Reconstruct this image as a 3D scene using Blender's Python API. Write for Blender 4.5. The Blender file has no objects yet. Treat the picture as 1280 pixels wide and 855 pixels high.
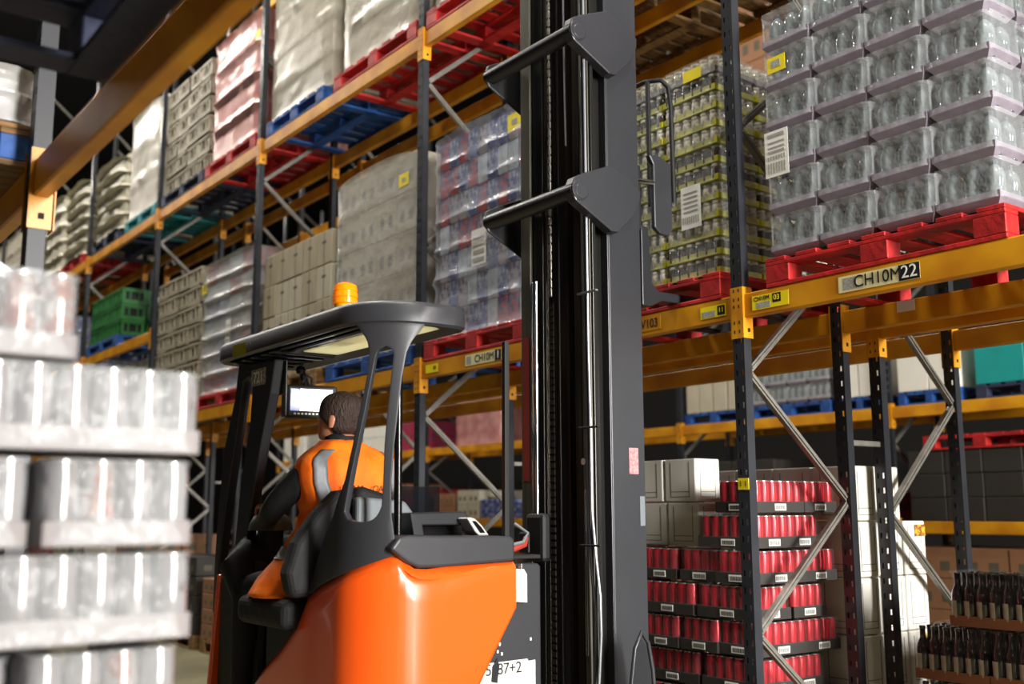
import bpy, bmesh, math, random
from math import pi, sin, cos, radians
from mathutils import Vector, Matrix, noise
random.seed(7)
SC = bpy.context.scene
COL = SC.collection

# ------------------------------------------------------------------ materials
def lin(h):
    h = h.lstrip('#')
    return tuple(((c / 12.92) if c <= .04045 else ((c + .055) / 1.055) ** 2.4) for c in (int(h[i:i + 2], 16) / 255 for i in (0, 2, 4))) + (1,)

def mat(name, color, rough=.5, metal=0., var=.12, scale=8., bump=0., bscale=30., alpha=1., coat=0., emit=None, estr=0., color2=None, spec=.5, stretch=None, detail=3., cut=None, trans=0., ior=1.45):
    m = bpy.data.materials.new(name)
    m.use_nodes = True
    nt = m.node_tree
    b = nt.nodes['Principled BSDF']
    c1 = lin(color) if isinstance(color, str) else tuple(color) + (1,)
    c2 = lin(color2) if color2 else tuple(x * (1 - var) for x in c1[:3]) + (1,)
    tc = nt.nodes.new('ShaderNodeTexCoord')
    mp = nt.nodes.new('ShaderNodeMapping')
    nt.links.new(tc.outputs['Object'], mp.inputs['Vector'])
    if stretch: mp.inputs['Scale'].default_value = stretch
    nz = nt.nodes.new('ShaderNodeTexNoise')
    nz.inputs['Scale'].default_value = scale
    nz.inputs['Detail'].default_value = detail
    nt.links.new(mp.outputs['Vector'], nz.inputs['Vector'])
    rp = nt.nodes.new('ShaderNodeValToRGB')
    a, z = cut if cut else (.35, .68)
    rp.color_ramp.elements[0].position = a; rp.color_ramp.elements[1].position = z
    rp.color_ramp.elements[0].color = c2; rp.color_ramp.elements[1].color = c1
    nt.links.new(nz.outputs['Fac'], rp.inputs['Fac'])
    nt.links.new(rp.outputs['Color'], b.inputs['Base Color'])
    b.inputs['Roughness'].default_value = rough
    b.inputs['Metallic'].default_value = metal
    b.inputs['Alpha'].default_value = alpha
    b.inputs['Coat Weight'].default_value = coat
    b.inputs['Coat Roughness'].default_value = .08
    b.inputs['Specular IOR Level'].default_value = spec
    b.inputs['Transmission Weight'].default_value = trans
    b.inputs['IOR'].default_value = ior
    if emit:
        b.inputs['Emission Color'].default_value = lin(emit)
        b.inputs['Emission Strength'].default_value = estr
    if bump:
        n2 = nt.nodes.new('ShaderNodeTexNoise')
        n2.inputs['Scale'].default_value = bscale; n2.inputs['Detail'].default_value = 4
        nt.links.new(mp.outputs['Vector'], n2.inputs['Vector'])
        bp = nt.nodes.new('ShaderNodeBump')
        bp.inputs['Strength'].default_value = bump; bp.inputs['Distance'].default_value = .02
        nt.links.new(n2.outputs['Fac'], bp.inputs['Height'])
        nt.links.new(bp.outputs['Normal'], b.inputs['Normal'])
    return m

M = {}
M['post'] = mat('rack_post_paint', '#33353a', .3, .2, .3, 5)
M['post_near'] = mat('slate_post_paint_shaded', '#1b1d22', .45, .2, .2, 5)  # slate paint darkened in place of the shade on the upper post
M['galv'] = mat('galvanised_steel', '#8b877f', .42, .6, .25, 20)
M['galv_pale'] = mat('galvanised_pale', '#c9cbd0', .5, .3, .15, 20)
M['beam'] = mat('beam_yellow', '#dc9c1a', .38, 0, .25, 3, color2='#b87410')
M['hole'] = mat('dark_hole', '#120d06', .8)
M['black_ink'] = mat('black_ink', '#0c0c0d', .6)
M['white_label'] = mat('white_label', '#e9e8e2', .5, var=.04)
M['cream_label'] = mat('cream_label', '#e6dfae', .5, var=.1)
M['yellow_label'] = mat('yellow_label', '#f2dc10', .45, var=.08)
M['grey_ink'] = mat('grey_ink', '#77776f', .6, scale=160, color2='#b0afa4')
M['red_pallet'] = mat('red_pallet_wood', '#cf2420', .55, 0, .3, 6, bump=.25, bscale=25, color2='#8e1012')
M['blue_pallet'] = mat('blue_pallet_wood', '#1f5aa8', .6, 0, .3, 6, bump=.25, bscale=25, color2='#103a78')
M['navy_pallet'] = mat('navy_pallet_wood', '#2c3450', .65, 0, .3, 6, bump=.25)
M['teal_pallet'] = mat('teal_pallet_wood', '#2b8f98', .6, 0, .3, 6, bump=.25)
M['wood_pallet'] = mat('bare_pallet_wood', '#94703f', .7, 0, .3, 6, bump=.3, color2='#5c4223', stretch=(1, 8, 8))
M['floor'] = mat('concrete_floor', '#8a8467', .42, 0, .3, 1.2, bump=.08, bscale=40, color2='#6b664f')
M['wall'] = mat('wall_sheet', '#191613', .9)
M['roof'] = mat('roof_sheet', '#1a1d22', .85)
M['orange'] = mat('orange_paint', (.95, .108, .008), .3, 0, .02, 1.5, coat=.7)
M['charcoal'] = mat('charcoal_plastic', '#303135', .42, 0, .06, 3, bump=.04, bscale=300)
M['charcoal_d'] = mat('dark_charcoal_metal', '#2b2c30', .36, .2, .12, 3)
M['mastgrey'] = mat('mast_paint', '#3b3c40', .34, .3, .14, 2)
M['black'] = mat('matt_black', '#0e0f10', .6, 0, .2, 10)
M['black_g'] = mat('glossy_black', '#0b0b0c', .22, 0, .1, 10)
M['greasy'] = mat('greased_steel', '#4a443a', .34, .6, .5, 14, stretch=(3, 3, .1))
M['mastdark'] = mat('dark_mast_steel', '#2c2b29', .3, .4, .4, 10, stretch=(3, 3, .1))
M['railgrey'] = mat('worn_rail_steel', '#6f6b60', .5, .6, .35, 10, stretch=(4, 4, .15))
M['chrome'] = mat('chrome_rod', '#d5d5d2', .12, 1, .05)
M['chain'] = mat('chain_links', '#b9b5a8', .35, .8, .4, 90)
M['hose'] = mat('rubber_hose', '#2b2c30', .4, 0, .2)
M['hosegrey'] = mat('grey_hose', '#8b8d93', .3, .2, .1)
M['cream'] = mat('cream_panel', '#e9e6c6', .5, 0, .05)
M['amber'] = mat('amber_lens', '#ff8a08', .18, 0, .08, 8, emit='#ff7a00', estr=.35, coat=.6)
M['screen'] = mat('lit_screen', '#ffffff', .2, emit='#f4f4ff', estr=1.3)
M['screen_blue'] = mat('lit_screen_blue', '#1d3c9c', .2, emit='#2a4cc0', estr=.7)
M['silver'] = mat('silver_plastic', '#d9d9d4', .25, .4, .05)
M['smoke'] = mat('smoked_plastic', '#111418', .12, 0, .1, alpha=.6)
M['lightgrey'] = mat('light_grey_plastic', '#6d7478', .5, 0, .06)
M['greyink'] = mat('pale_sticker_print', '#b9bcc0', .5, scale=220, color2='#3b3d42', cut=(.47, .53))
M['hivis'] = mat('hivis_orange_cloth', '#ff800a', .75, 0, .1, 9, bump=.5, bscale=9, color2='#fb6806')
M['reflective'] = mat('reflective_tape', '#8b9095', .45, .1, .12, 60)
M['jacket'] = mat('black_jacket', '#0b0c10', .8, 0, .2, 10, bump=.5, bscale=14)
M['trouser'] = mat('dark_trousers', '#15161a', .85, 0, .2, 10)
M['skin'] = mat('skin', '#b57a5e', .5, 0, .1, 12)
M['hair'] = mat('brown_hair', '#33221a', .65, 0, .4, 60, bump=.6, bscale=120, stretch=(1, 1, .3))
M['glove'] = mat('dark_glove', '#1b1c1e', .8)
M['seat'] = mat('seat_cloth', '#131416', .75, 0, .2, 10, bump=.2)
M['dome'] = mat('green_grey_plastic', '#4a5046', .4)
M['dull_red'] = mat('red_strip', '#a8362a', .5)
M['pinksticker'] = mat('pink_sticker', '#9a5a60', .5, scale=90, color2='#b09090')
# goods
M['film'] = mat('clear_film', '#dfe3e6', .14, 0, .0, alpha=.2, bump=.9, bscale=14)
M['film_dark'] = mat('thin_clear_film', '#9a9a9a', .1, 0, .0, alpha=.07, bump=.9, bscale=18)
M['film_near'] = mat('wrinkled_clear_film', '#d4d8da', .13, 0, .0, alpha=.22, bump=1., bscale=9)
M['film_soft'] = mat('hazy_film', '#d9d9d4', .22, 0, .06, 5, alpha=.42, bump=.6, bscale=9)
M['film_blue'] = mat('hazy_film_cool', '#cfd4de', .16, 0, .06, 5, alpha=.3, bump=1., bscale=7)
M['film_navy'] = mat('dark_film', '#0e1424', .3, 0, .2, 5, bump=.6, bscale=9)
M['film_beige'] = mat('opaque_film_beige', '#b7b0a0', .3, 0, .12, 4, alpha=.66, bump=.6, bscale=7)
M['film_pink'] = mat('opaque_film_pink', '#d9a097', .28, 0, .15, 4, alpha=.8, bump=.6, bscale=7, color2='#bd7472')
M['sack'] = mat('pale_sacking', '#beb8a6', .5, 0, .15, 5, bump=.7, bscale=10)
M['white_card'] = mat('white_carton', '#e8e5db', .6, 0, .05, 5)
M['cream_card'] = mat('cream_carton', '#b9b19b', .65, 0, .1, 5)
M['beige_card'] = mat('beige_carton', '#a89d84', .65, 0, .12, 5)
M['brown_card'] = mat('brown_carton', '#94694a', .7, 0, .15, 5)
M['seam'] = mat('carton_seam', '#5d5646', .7)
M['teal_card'] = mat('teal_carton', '#129a98', .5, 0, .1, 5)
M['red_card'] = mat('dark_red_carton', '#8a1a1c', .55, 0, .2, 8)
M['black_tray'] = mat('black_card_tray', '#2e2a26', .6, 0, .15, 10)
M['red_can'] = mat('red_can_paint', '#d3202e', .25, .35, .25, 20, color2='#a01220', stretch=(1, 1, .2))
M['can_rim'] = mat('can_rim_metal', '#cfcfcf', .25, .9, .05)
M['barcode'] = mat('barcode_label', '#dedbd0', .5, scale=1, var=0)
M['yellow_tray'] = mat('yellow_card_tray', '#c9c52e', .5, 0, .15, 8, color2='#a9a42a')
M['jar_glass'] = mat('jar_contents', '#8a7f62', .15, 0, .3, 40, color2='#d9d3bd', coat=.6)
M['dark_jar'] = mat('dark_jar_contents', '#4c4030', .15, 0, .3, 40, coat=.6)
M['lid'] = mat('cream_lid', '#ddd8c6', .4)
M['lav_tray'] = mat('lavender_card', '#8d8490', .45, 0, .2, 20)
M['bottle_gg'] = mat('green_grey_bottle', '#838d8c', .15, 0, .35, 26, color2='#3f4c50', coat=.5, stretch=(1, 1, .5))
M['bottle_cap'] = mat('navy_cap', '#27343f', .35)
M['crate'] = mat('grey_crate_plastic', '#a9a08c', .5, 0, .1, 8)
M['crate_g'] = mat('green_crate_plastic', '#2f7338', .45, 0, .1, 8)
M['blue_goods'] = mat('blue_goods', '#3a4c90', .22, 0, .4, 17, coat=.5, color2='#9aa0b4', cut=(.4, .5))
M['red_goods'] = mat('red_goods', '#b0303c', .22, 0, .4, 17, coat=.5, color2='#4a5080', cut=(.4, .5))
M['grey_goods'] = mat('grey_goods', '#a39ca4', .22, 0, .35, 17, coat=.5, color2='#5a4f66', cut=(.38, .5))
M['pale_goods'] = mat('pale_goods', '#c9d3de', .25, 0, .35, 14, coat=.5)
M['pale_can'] = mat('pale_can_paint', '#7c7778', .14, .3, .12, 18, coat=.6, stretch=(1, 1, .12), color2='#6a6364')
M['copper_can'] = mat('copper_print', '#7a726f', .15, .25, .2, 22, coat=.6, color2='#6e3017', cut=(.42, .5))
M['white_tray'] = mat('white_card_tray', '#7d7777', .6, 0, .05, 9)
M['beer_glass'] = mat('dark_beer_glass', '#120c08', .08, 0, .2, 10, coat=.8)
M['beer_label'] = mat('beer_label', '#b9b6a3', .5, 0, .2, 30)
M['brown_tray'] = mat('brown_card_tray', '#93603f', .65, 0, .12, 8)
M['blue_tub'] = mat('blue_tub', '#16519c', .4)
M['photo_print'] = mat('picture_print', '#8a4a2a', .5, scale=55, color2='#d8b020', cut=(.45, .55))

# ------------------------------------------------------------------ mesh builder
class MB:
    def __init__(s): s.v = []; s.f = []; s.m = []
    def face(s, idx, mi=0): s.f.append(tuple(idx)); s.m.append(mi)
    def box(s, x0, x1, y0, y1, z0, z1, mi=0):
        n = len(s.v)
        s.v += [(x, y, z) for z in (z0, z1) for y in (y0, y1) for x in (x0, x1)]
        for q in ((0, 2, 3, 1), (4, 5, 7, 6), (0, 1, 5, 4), (2, 6, 7, 3), (0, 4, 6, 2), (1, 3, 7, 5)):
            s.face([n + i for i in q], mi)
        return s
    def cyl(s, a, b, r, seg=12, mi=0, r2=None, cap=True):
        a = Vector(a); b = Vector(b); d = (b - a).normalized()
        u = d.cross(Vector((0, 0, 1)) if abs(d.z) < .9 else Vector((1, 0, 0))).normalized(); w = d.cross(u)
        r2 = r if r2 is None else r2
        n = len(s.v)
        for p, rr in ((a, r), (b, r2)):
            for i in range(seg):
                t = 2 * pi * i / seg
                s.v.append(tuple(p + (u * cos(t) + w * sin(t)) * rr))
        for i in range(seg):
            j = (i + 1) % seg
            s.face((n + i, n + seg + i, n + seg + j, n + j), mi)
        if cap:
            s.face([n + i for i in range(seg)], mi)
            s.face([n + seg + seg - 1 - i for i in range(seg)], mi)
        return s
    def tube(s, pts, r, seg=8, mi=0):
        pts = [Vector(p) for p in pts]
        n = len(s.v); pu = None
        for k, p in enumerate(pts):
            d = (pts[min(k + 1, len(pts) - 1)] - pts[max(k - 1, 0)]).normalized()
            if pu is None: u = d.cross(Vector((0, 0, 1)) if abs(d.z) < .9 else Vector((1, 0, 0))).normalized()
            else: u = (pu - d * pu.dot(d)).normalized()
            pu = u; w = d.cross(u)
            rr = r[k] if isinstance(r, (list, tuple)) else r
            for i in range(seg):
                t = 2 * pi * i / seg
                s.v.append(tuple(p + (u * cos(t) + w * sin(t)) * rr))
        for k in range(len(pts) - 1):
            for i in range(seg):
                j = (i + 1) % seg
                s.face((n + k * seg + i, n + (k + 1) * seg + i, n + (k + 1) * seg + j, n + k * seg + j), mi)
        s.face([n + i for i in range(seg)], mi)
        s.face([n + (len(pts) - 1) * seg + seg - 1 - i for i in range(seg)], mi)
        return s
    def lathe(s, prof, c=(0, 0, 0), seg=14, mi=0, mis=None):
        n = len(s.v)
        for r, z in prof:
            for i in range(seg):
                t = 2 * pi * i / seg
                s.v.append((c[0] + r * cos(t), c[1] + r * sin(t), c[2] + z))
        for k in range(len(prof) - 1):
            for i in range(seg):
                j = (i + 1) % seg
                s.face((n + k * seg + i, n + k * seg + j, n + (k + 1) * seg + j, n + (k + 1) * seg + i), mis[k] if mis else mi)
        s.face([n + seg - 1 - i for i in range(seg)], mis[0] if mis else mi)
        s.face([n + (len(prof) - 1) * seg + i for i in range(seg)], mis[-1] if mis else mi)
        return s
    def prism(s, poly, axis, a, b, mi=0):
        # poly in the two other axes, extruded along axis from a to b
        def P(p, t):
            if axis == 'X': return (t, p[0], p[1])
            if axis == 'Y': return (p[0], t, p[1])
            return (p[0], p[1], t)
        n = len(s.v); k = len(poly)
        s.v += [P(p, a) for p in poly] + [P(p, b) for p in poly]
        s.face(range(n, n + k), mi); s.face(range(n + 2 * k - 1, n + k - 1, -1), mi)
        for i in range(k):
            j = (i + 1) % k
            s.face((n + i, n + k + i, n + k + j, n + j), mi)
        return s
    def bar(s, a, b, w, h, mi=0, up=(0, 1, 0)):
        a = Vector(a); b = Vector(b); d = (b - a).normalized()
        u = Vector(up); u = (u - d * u.dot(d)).normalized(); v = d.cross(u)
        n = len(s.v)
        for p in (a, b):
            for (i, j) in ((-1, -1), (1, -1), (1, 1), (-1, 1)):
                s.v.append(tuple(p + u * (i * w / 2) + v * (j * h / 2)))
        s.face((n, n + 1, n + 2, n + 3), mi); s.face((n + 7, n + 6, n + 5, n + 4), mi)
        for i in range(4):
            j = (i + 1) % 4
            s.face((n + i, n + 4 + i, n + 4 + j, n + j), mi)
        return s
    def mesh(s, name, mats, smooth=False, off=(0, 0, 0)):
        me = bpy.data.meshes.new(name)
        o = Vector(off)
        me.from_pydata([tuple(Vector(p) - o) for p in s.v], [], s.f)
        for m in (mats if isinstance(mats, (list, tuple)) else [mats]): me.materials.append(m)
        for i, p in enumerate(me.polygons): p.material_index = s.m[i]
        bm = bmesh.new(); bm.from_mesh(me)
        bmesh.ops.recalc_face_normals(bm, faces=bm.faces); bm.to_mesh(me); bm.free()
        if smooth:
            me.shade_smooth() if hasattr(me, 'shade_smooth') else None
            for p in me.polygons: p.use_smooth = True
            try: me.set_sharp_from_angle(angle=radians(40))
            except Exception: pass
        me.update()
        return me

def wloc(o):
    p = Vector((0, 0, 0))
    while o is not None: p = p + o.location; o = o.parent
    return p

def put(name, me, parent=None, loc=(0, 0, 0), rot=(0, 0, 0), label=None, kind=None):
    o = bpy.data.objects.new(name, me); COL.objects.link(o)
    o.location = loc; o.rotation_euler = rot
    if parent: o.parent = parent
    if label: o['label'] = label
    if kind: o['kind'] = kind
    return o

def part(name, mb, mats, parent, smooth=False, bevel=0, world=True, label=None, seg=2, solid=0):
    """a part in world coordinates (roots are never rotated here)"""
    me = mb.mesh(name, mats, smooth, wloc(parent) if (world and parent) else (0, 0, 0))
    o = put(name, me, parent, label=label)
    if solid:
        s = o.modifiers.new('Solid', 'SOLIDIFY'); s.thickness = abs(solid); s.offset = -1 if solid > 0 else 1
    if bevel:
        b = o.modifiers.new('Bevel', 'BEVEL'); b.width = bevel; b.segments = seg; b.limit_method = 'ANGLE'; b.angle_limit = radians(35)
        b.harden_normals = False
    return o

def thing(name, label, cat, loc=(0, 0, 0), rotz=0, group=None):
    o = bpy.data.objects.new(name, None); COL.objects.link(o)
    o.location = loc; o.rotation_euler = (0, 0, rotz); o.empty_display_size = .1
    o['label'] = label; o['category'] = cat
    if group: o['group'] = group
    return o

def single(name, mb, mats, label, cat, loc=(0, 0, 0), group=None, smooth=False, bevel=0):
    me = mb if isinstance(mb, bpy.types.Mesh) else mb.mesh(name, mats, smooth)
    o = put(name, me, None, loc)
    o['label'] = label; o['category'] = cat
    if group: o['group'] = group
    if bevel:
        b = o.modifiers.new('Bevel', 'BEVEL'); b.width = bevel; b.segments = 2; b.limit_method = 'ANGLE'
    return o

def struct(name, mb, mats):
    o = put(name, mb.mesh(name, mats)); o['kind'] = 'structure'; return o

def bev(me, w, seg=1):
    bm = bmesh.new(); bm.from_mesh(me)
    bmesh.ops.bevel(bm, geom=[e for e in bm.edges if e.calc_face_angle(0) > .6], offset=w, segments=seg, affect='EDGES')
    bm.to_mesh(me); bm.free(); return me

def spawn(tpl, name, label, cat, loc, rotz=0, group=None, extra=None):
    """tpl: list of (part name, mesh, location, [label]) -> thing with parts (meshes shared)"""
    t = thing(name, label, cat, loc, rotz, group)
    for p in tpl:
        put(p[0], p[1], t, p[2], label=p[3] if len(p) > 3 else None)
    return t

def text_mesh(txt, size, m, name='lettering', bold=0.0, ext=.0006):
    cu = bpy.data.curves.new(name, 'FONT'); cu.body = txt; cu.size = size; cu.extrude = ext
    cu.align_x = 'CENTER'; cu.align_y = 'CENTER'; cu.offset = bold
    o = bpy.data.objects.new(name, cu); COL.objects.link(o)
    bpy.context.view_layer.update()
    me = bpy.data.meshes.new_from_object(o.evaluated_get(bpy.context.evaluated_depsgraph_get()))
    bpy.data.objects.remove(o); bpy.data.curves.remove(cu)
    me.materials.clear(); me.materials.append(m); me.name = name
    return me
FX = (pi / 2, 0, -pi / 2)     # text on a face that looks towards -X
FY = (pi / 2, 0, 0)           # text on a face that looks towards -Y

# ------------------------------------------------------------------ camera
cd = bpy.data.cameras.new('camera'); cam = bpy.data.objects.new('camera', cd); COL.objects.link(cam)
SC.camera = cam
yaw, pitch, roll = radians(53.233), radians(9.082), radians(-.171)
Fv = Vector((cos(yaw) * cos(pitch), sin(yaw) * cos(pitch), sin(pitch)))
Rv = Vector((sin(yaw), -cos(yaw), 0)); Uv = Rv.cross(Fv)
R2 = Rv * cos(roll) + Uv * sin(roll); U2 = -Rv * sin(roll) + Uv * cos(roll)
cam.matrix_world = Matrix(((R2.x, U2.x, -Fv.x, 0), (R2.y, U2.y, -Fv.y, 0), (R2.z, U2.z, -Fv.z, 1.4), (0, 0, 0, 1)))
cd.sensor_width = 36; cd.lens = 1324.9 / 1280 * 36
cd.clip_start = .05; cd.clip_end = 200
cd.dof.use_dof = True; cd.dof.focus_distance = 4.7; cd.dof.aperture_fstop = 1.7

# ------------------------------------------------------------------ setting
struct('floor', MB().box(-6, 16, -8, 40, -.1, 0), M['floor'])
struct('ceiling', MB().box(-6, 16, -8, 40, 11, 11.1), M['roof'])
struct('wall_back', MB().box(-6, 16, 40, 40.2, 0, 11), M['wall'])
struct('wall_right', MB().box(16, 16.2, -8, 40, 0, 11), M['wall'])

# ------------------------------------------------------------------ racking
BAY = 2.99; Y1 = 3.45
ZA, ZB, ZC, ZI = 2.335, 4.85, 7.3, 3.40     # undersides of beam levels
POST_H = 8.2
def post_mesh(sgn, m, name='post', h=POST_H):
    b = MB(); t = .0035; w = .035; x0 = -w * sgn
    def bx(xa, xb, ya, yb, za, zb): b.box(min(xa, xb), max(xa, xb), ya, yb, za, zb)
    for ya, yb in ((-w, -.022), (-.011, .011), (.022, w)): bx(x0, x0 + t * sgn, ya, yb, 0, h)
    p = .08; n = int(h / p)
    for i in range(n):
        z = i * p
        for ya, yb in ((-.022, -.011), (.011, .022)): bx(x0, x0 + t * sgn, ya, yb, z, z + .051)
    for s in (-1, 1):
        bx(x0, x0 + .052 * sgn, min(s * w, s * (w - t)), max(s * w, s * (w - t)), 0, h)
        bx(x0 + .048 * sgn, x0 + .052 * sgn, min(s * w, s * .027), max(s * w, s * .027), 0, h)
    return b.mesh(name, m)
PM = {}
for key, m in (('d', M['post']), ('n', M['post_near'])):
    PM[key] = (post_mesh(1, m), post_mesh(1, m))
foot = bev(MB().box(-.07, .07, -.06, .06, 0, .012).mesh('foot_plate', M['galv']), .002)
def brace_mesh(dx, dz, m):
    b = MB(); b.bar((0, 0, 0), (dx, 0, dz), .028, .034)
    b.bar((.02, -.015, .02 * dz / dx if dx else 0), (dx - .02, -.015, dz - .02 * (dz / dx if dx else 0)), .012, .012)
    return b.mesh('brace', m)
BR = {}
def frame(x, y, depth, label, key='d', bm='galv', z0=.82, zmax=7.5):
    t = thing('upright_frame', label, 'rack upright', (x, y, 0))
    a, b = PM[key]
    put('post', a, t); put('post', b, t, (depth, 0, 0))
    put('foot_plate', foot, t); put('foot_plate', foot, t, (depth, 0, 0))
    k = (round(depth, 3), bm)
    if k not in BR:
        BR[k] = (brace_mesh(depth - .04, .625, M[bm]), brace_mesh(depth - .04, -.625, M[bm]), brace_mesh(depth - .04, .0001, M[bm]))
    z = z0; i = 0
    put('brace', BR[k][2], t, (.02, 0, .16))
    if z > .65: put('brace', BR[k][1], t, (.02, 0, z))
    while z < zmax:
        put('brace', BR[k][0], t, (.02, 0, z))
        put('brace', BR[k][1], t, (.02, 0, z + 1.255))
        z += 1.255
    return t

def beam_meshes(L):
    out = {}
    for s in (1, -1):            # s=1: front beam (its outer face towards -X)
        b = MB()
        b.box(-.027, .023, .036, L - .036, 0, .12)
        body = bev(b.mesh('box_beam', M['beam']), .006)
        def conn(y0, sg):
            c = MB()
            f = -.0405 * s
            c.box(min(f, f + .004 * s), max(f, f + .004 * s), min(y0, y0 + .034 * sg), max(y0, y0 + .034 * sg), -.10, .155)
            c.box(-.04, .03, min(y0 + .036 * sg, y0 + .040 * sg), max(y0 + .036 * sg, y0 + .040 * sg), -.10, .155)
            for zz in (-.075, -.03, .05, .085, .13):
                hx = f - .0008 * s
                c.box(min(hx, hx + .001 * s), max(hx, hx + .001 * s), min(y0 + .012 * sg, y0 + .019 * sg), max(y0 + .012 * sg, y0 + .019 * sg), zz, zz + .016, 1)
            c.box(-.010, .008, *(sorted((y0 + .0405 * sg, y0 + .0415 * sg))), -.07, -.05, 1)
            return c.mesh('end_connector', [M['beam'], M['hole']])
        out[s] = (body, conn(0, 1), conn(L, -1))
    return out
BMS = beam_meshes(BAY)
def beam(x, y, z, s, label, group=None, bms=None):
    t = thing('rack_beam', label, 'rack beam', (x, y, z), 0, group)
    b = (bms or BMS)[s]
    put('box_beam', b[0], t)
    put('end_connector', b[1], t); put('end_connector', b[2], t)
    return t

X1, D1, X2, D2, X3 = 4.0, .785, 5.11, .74, 9.7
ordw = ['first', 'second', 'third', 'fourth', 'fifth', 'sixth', 'seventh', 'eighth', 'ninth', 'tenth']
for k in range(-1, 8):
    nm = {-1: 'just past the right edge of view', 0: 'with yellow height sticker, right of mast', 1: 'left of the blue and red load',
          2: 'between the beige cartons and striped load', 3: 'left of both grey crate stacks'}.get(k, 'far off, ' + ordw[k] + ' from the mast')
    frame(X1, Y1 + k * BAY, D1, 'dark perforated upright frame, grey braces, ' + nm)
for k in range(-1, 6):
    nm = {0: 'beside the white cartons at the right', -1: 'past the right edge of the photo'}.get(k, ordw[k] + ' along the row behind the front racking' if k > 0 else '')
    frame(X2, Y1 + k * BAY, D2, 'dark rack frame of the rear row ' + nm, z0=.13)
for k in range(0, 8):
    frame(X3, Y1 + k * BAY, .9, 'far rack frame across the next aisle, ' + ordw[k] + ' from the right')
sp = bev(MB().box(.035, X2 - X1 - D1 - .035, -.012, .012, 0, .03).mesh('row_spacer', M['galv']), .003)
for k in range(-1, 6):
    for z, w in ((1.74, 'lower'), (4.2, 'upper')):
        single('row_spacer', sp, None, 'grey ' + w + ' row spacer bar between frames, ' + ('beside the white cartons' if k == 0 else ordw[k + 1] + ' line from right'), 'spacer bar', (X1 + D1, Y1 + k * BAY, z))
bayname = ['right-hand bay past the big perforated upright', 'bay behind the lift mast', 'bay left of the mast', 'bay of pink load and grey crates', 'bay of cream loads and green crates', 'far left bay', 'next-to-last far left bay', 'last far left bay']
FB = {}
for k in range(-1, 7):
    for lv, z in (('lower', ZA), ('upper', ZB), ('topmost', ZC)):
        FB[(k, lv)] = beam(X1, Y1 + k * BAY, z, 1, 'orange %s front rack beam in %s' % (lv, bayname[k + 1]))
        if lv != 'topmost' or k < 3:
            beam(X1 + D1, Y1 + k * BAY, z, -1, 'orange %s rear rack beam in %s' % (lv, bayname[k + 1]))
for k in (3, 4, 5):
    beam(X1, Y1 + k * BAY, ZI, 1, 'orange in-between rack beam ' + ['under the green crates', 'one bay beyond the green crates', 'two bays beyond the green crates'][k - 3])
    beam(X1 + D1, Y1 + k * BAY, ZI, -1, 'rear in-between rack beam ' + ['behind the green crates', 'one bay past green crates, at the back', 'two bays past green crates, at the back'][k - 3])
for k in range(-1, 4):
    for lv, z in (('lower', ZA), ('upper', ZB)):
        beam(X2, Y1 + k * BAY, z, 1, 'shaded %s beam of the rear row, near side, in %s' % (lv, bayname[k + 1]))
        beam(X2 + D2, Y1 + k * BAY, z, -1, 'shaded %s beam of the rear row, far side, in %s' % (lv, bayname[k + 1]))
for k in range(0, 6):
    for lv, z in (('waist height', 1.17), ('middle', ZA), ('high', ZB)):
        beam(X3, Y1 + k * BAY, z, 1, 'orange %s beam of far rack, bay %s from right' % (lv, ordw[k]))
        beam(X3 + .9, Y1 + k * BAY, z, -1, 'orange %s rear beam of far rack, bay %s from right' % (lv, ordw[k]))
for k in (-2, -3):  # unseen bays added to carry the light-blocking loads
    frame(X1, Y1 + k * BAY, D1, 'dark upright frame out of view beyond the right edge, ' + ('nearer' if k == -2 else 'farther'))
    for lv, z in (('lower', ZA), ('upper', ZB)):
        beam(X1, Y1 + k * BAY, z, 1, 'orange %s front beam out of view beyond the right edge, %s bay' % (lv, 'nearer' if k == -2 else 'farther'))
        beam(X1 + D1, Y1 + k * BAY, z, -1, 'orange %s rear beam out of view beyond the right edge, %s bay' % (lv, 'nearer' if k == -2 else 'farther'))
# near rack the photographer looks out of
frame(.73 - 1.1, 3.43, 1.1, 'slate grey rack frame at left behind the blurred cans', 'n', 'galv_pale', z0=.195)
frame(.73 - 1.1, -1.05, 1.1, 'slate grey rack frame beside the camera, outside the photo', 'n', 'galv_pale', z0=.195)
NB1 = beam_meshes(4.48); NB2 = beam_meshes(2.9)
def nb(y, z, L, lab, bms):
    t = thing('rack_beam', lab, 'rack beam', (.73, y, z))
    b = bms[-1]
    put('box_beam', b[0], t); put('end_connector', b[1], t); put('end_connector', b[2], t)
nb(-1.05, 2.36, 4.48, 'big near orange rack beam crossing the upper left corner', NB1)
nb(3.43, 2.36, 2.9, 'orange rack beam beyond the slate post at the left edge', NB2)
beam(.73 - 1.1, -1.05, 2.36, 1, 'rear orange beam over the blurred cans', bms=NB1)
beam(.73 - 1.1, 3.43, 2.36, 1, 'rear orange beam beyond the slate post', bms=NB2)
frame(.73 - 1.1, 6.33, 1.1, 'slate grey rack frame farther along on the left, outside the photo', 'n', 'galv_pale', z0=.195)

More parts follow.
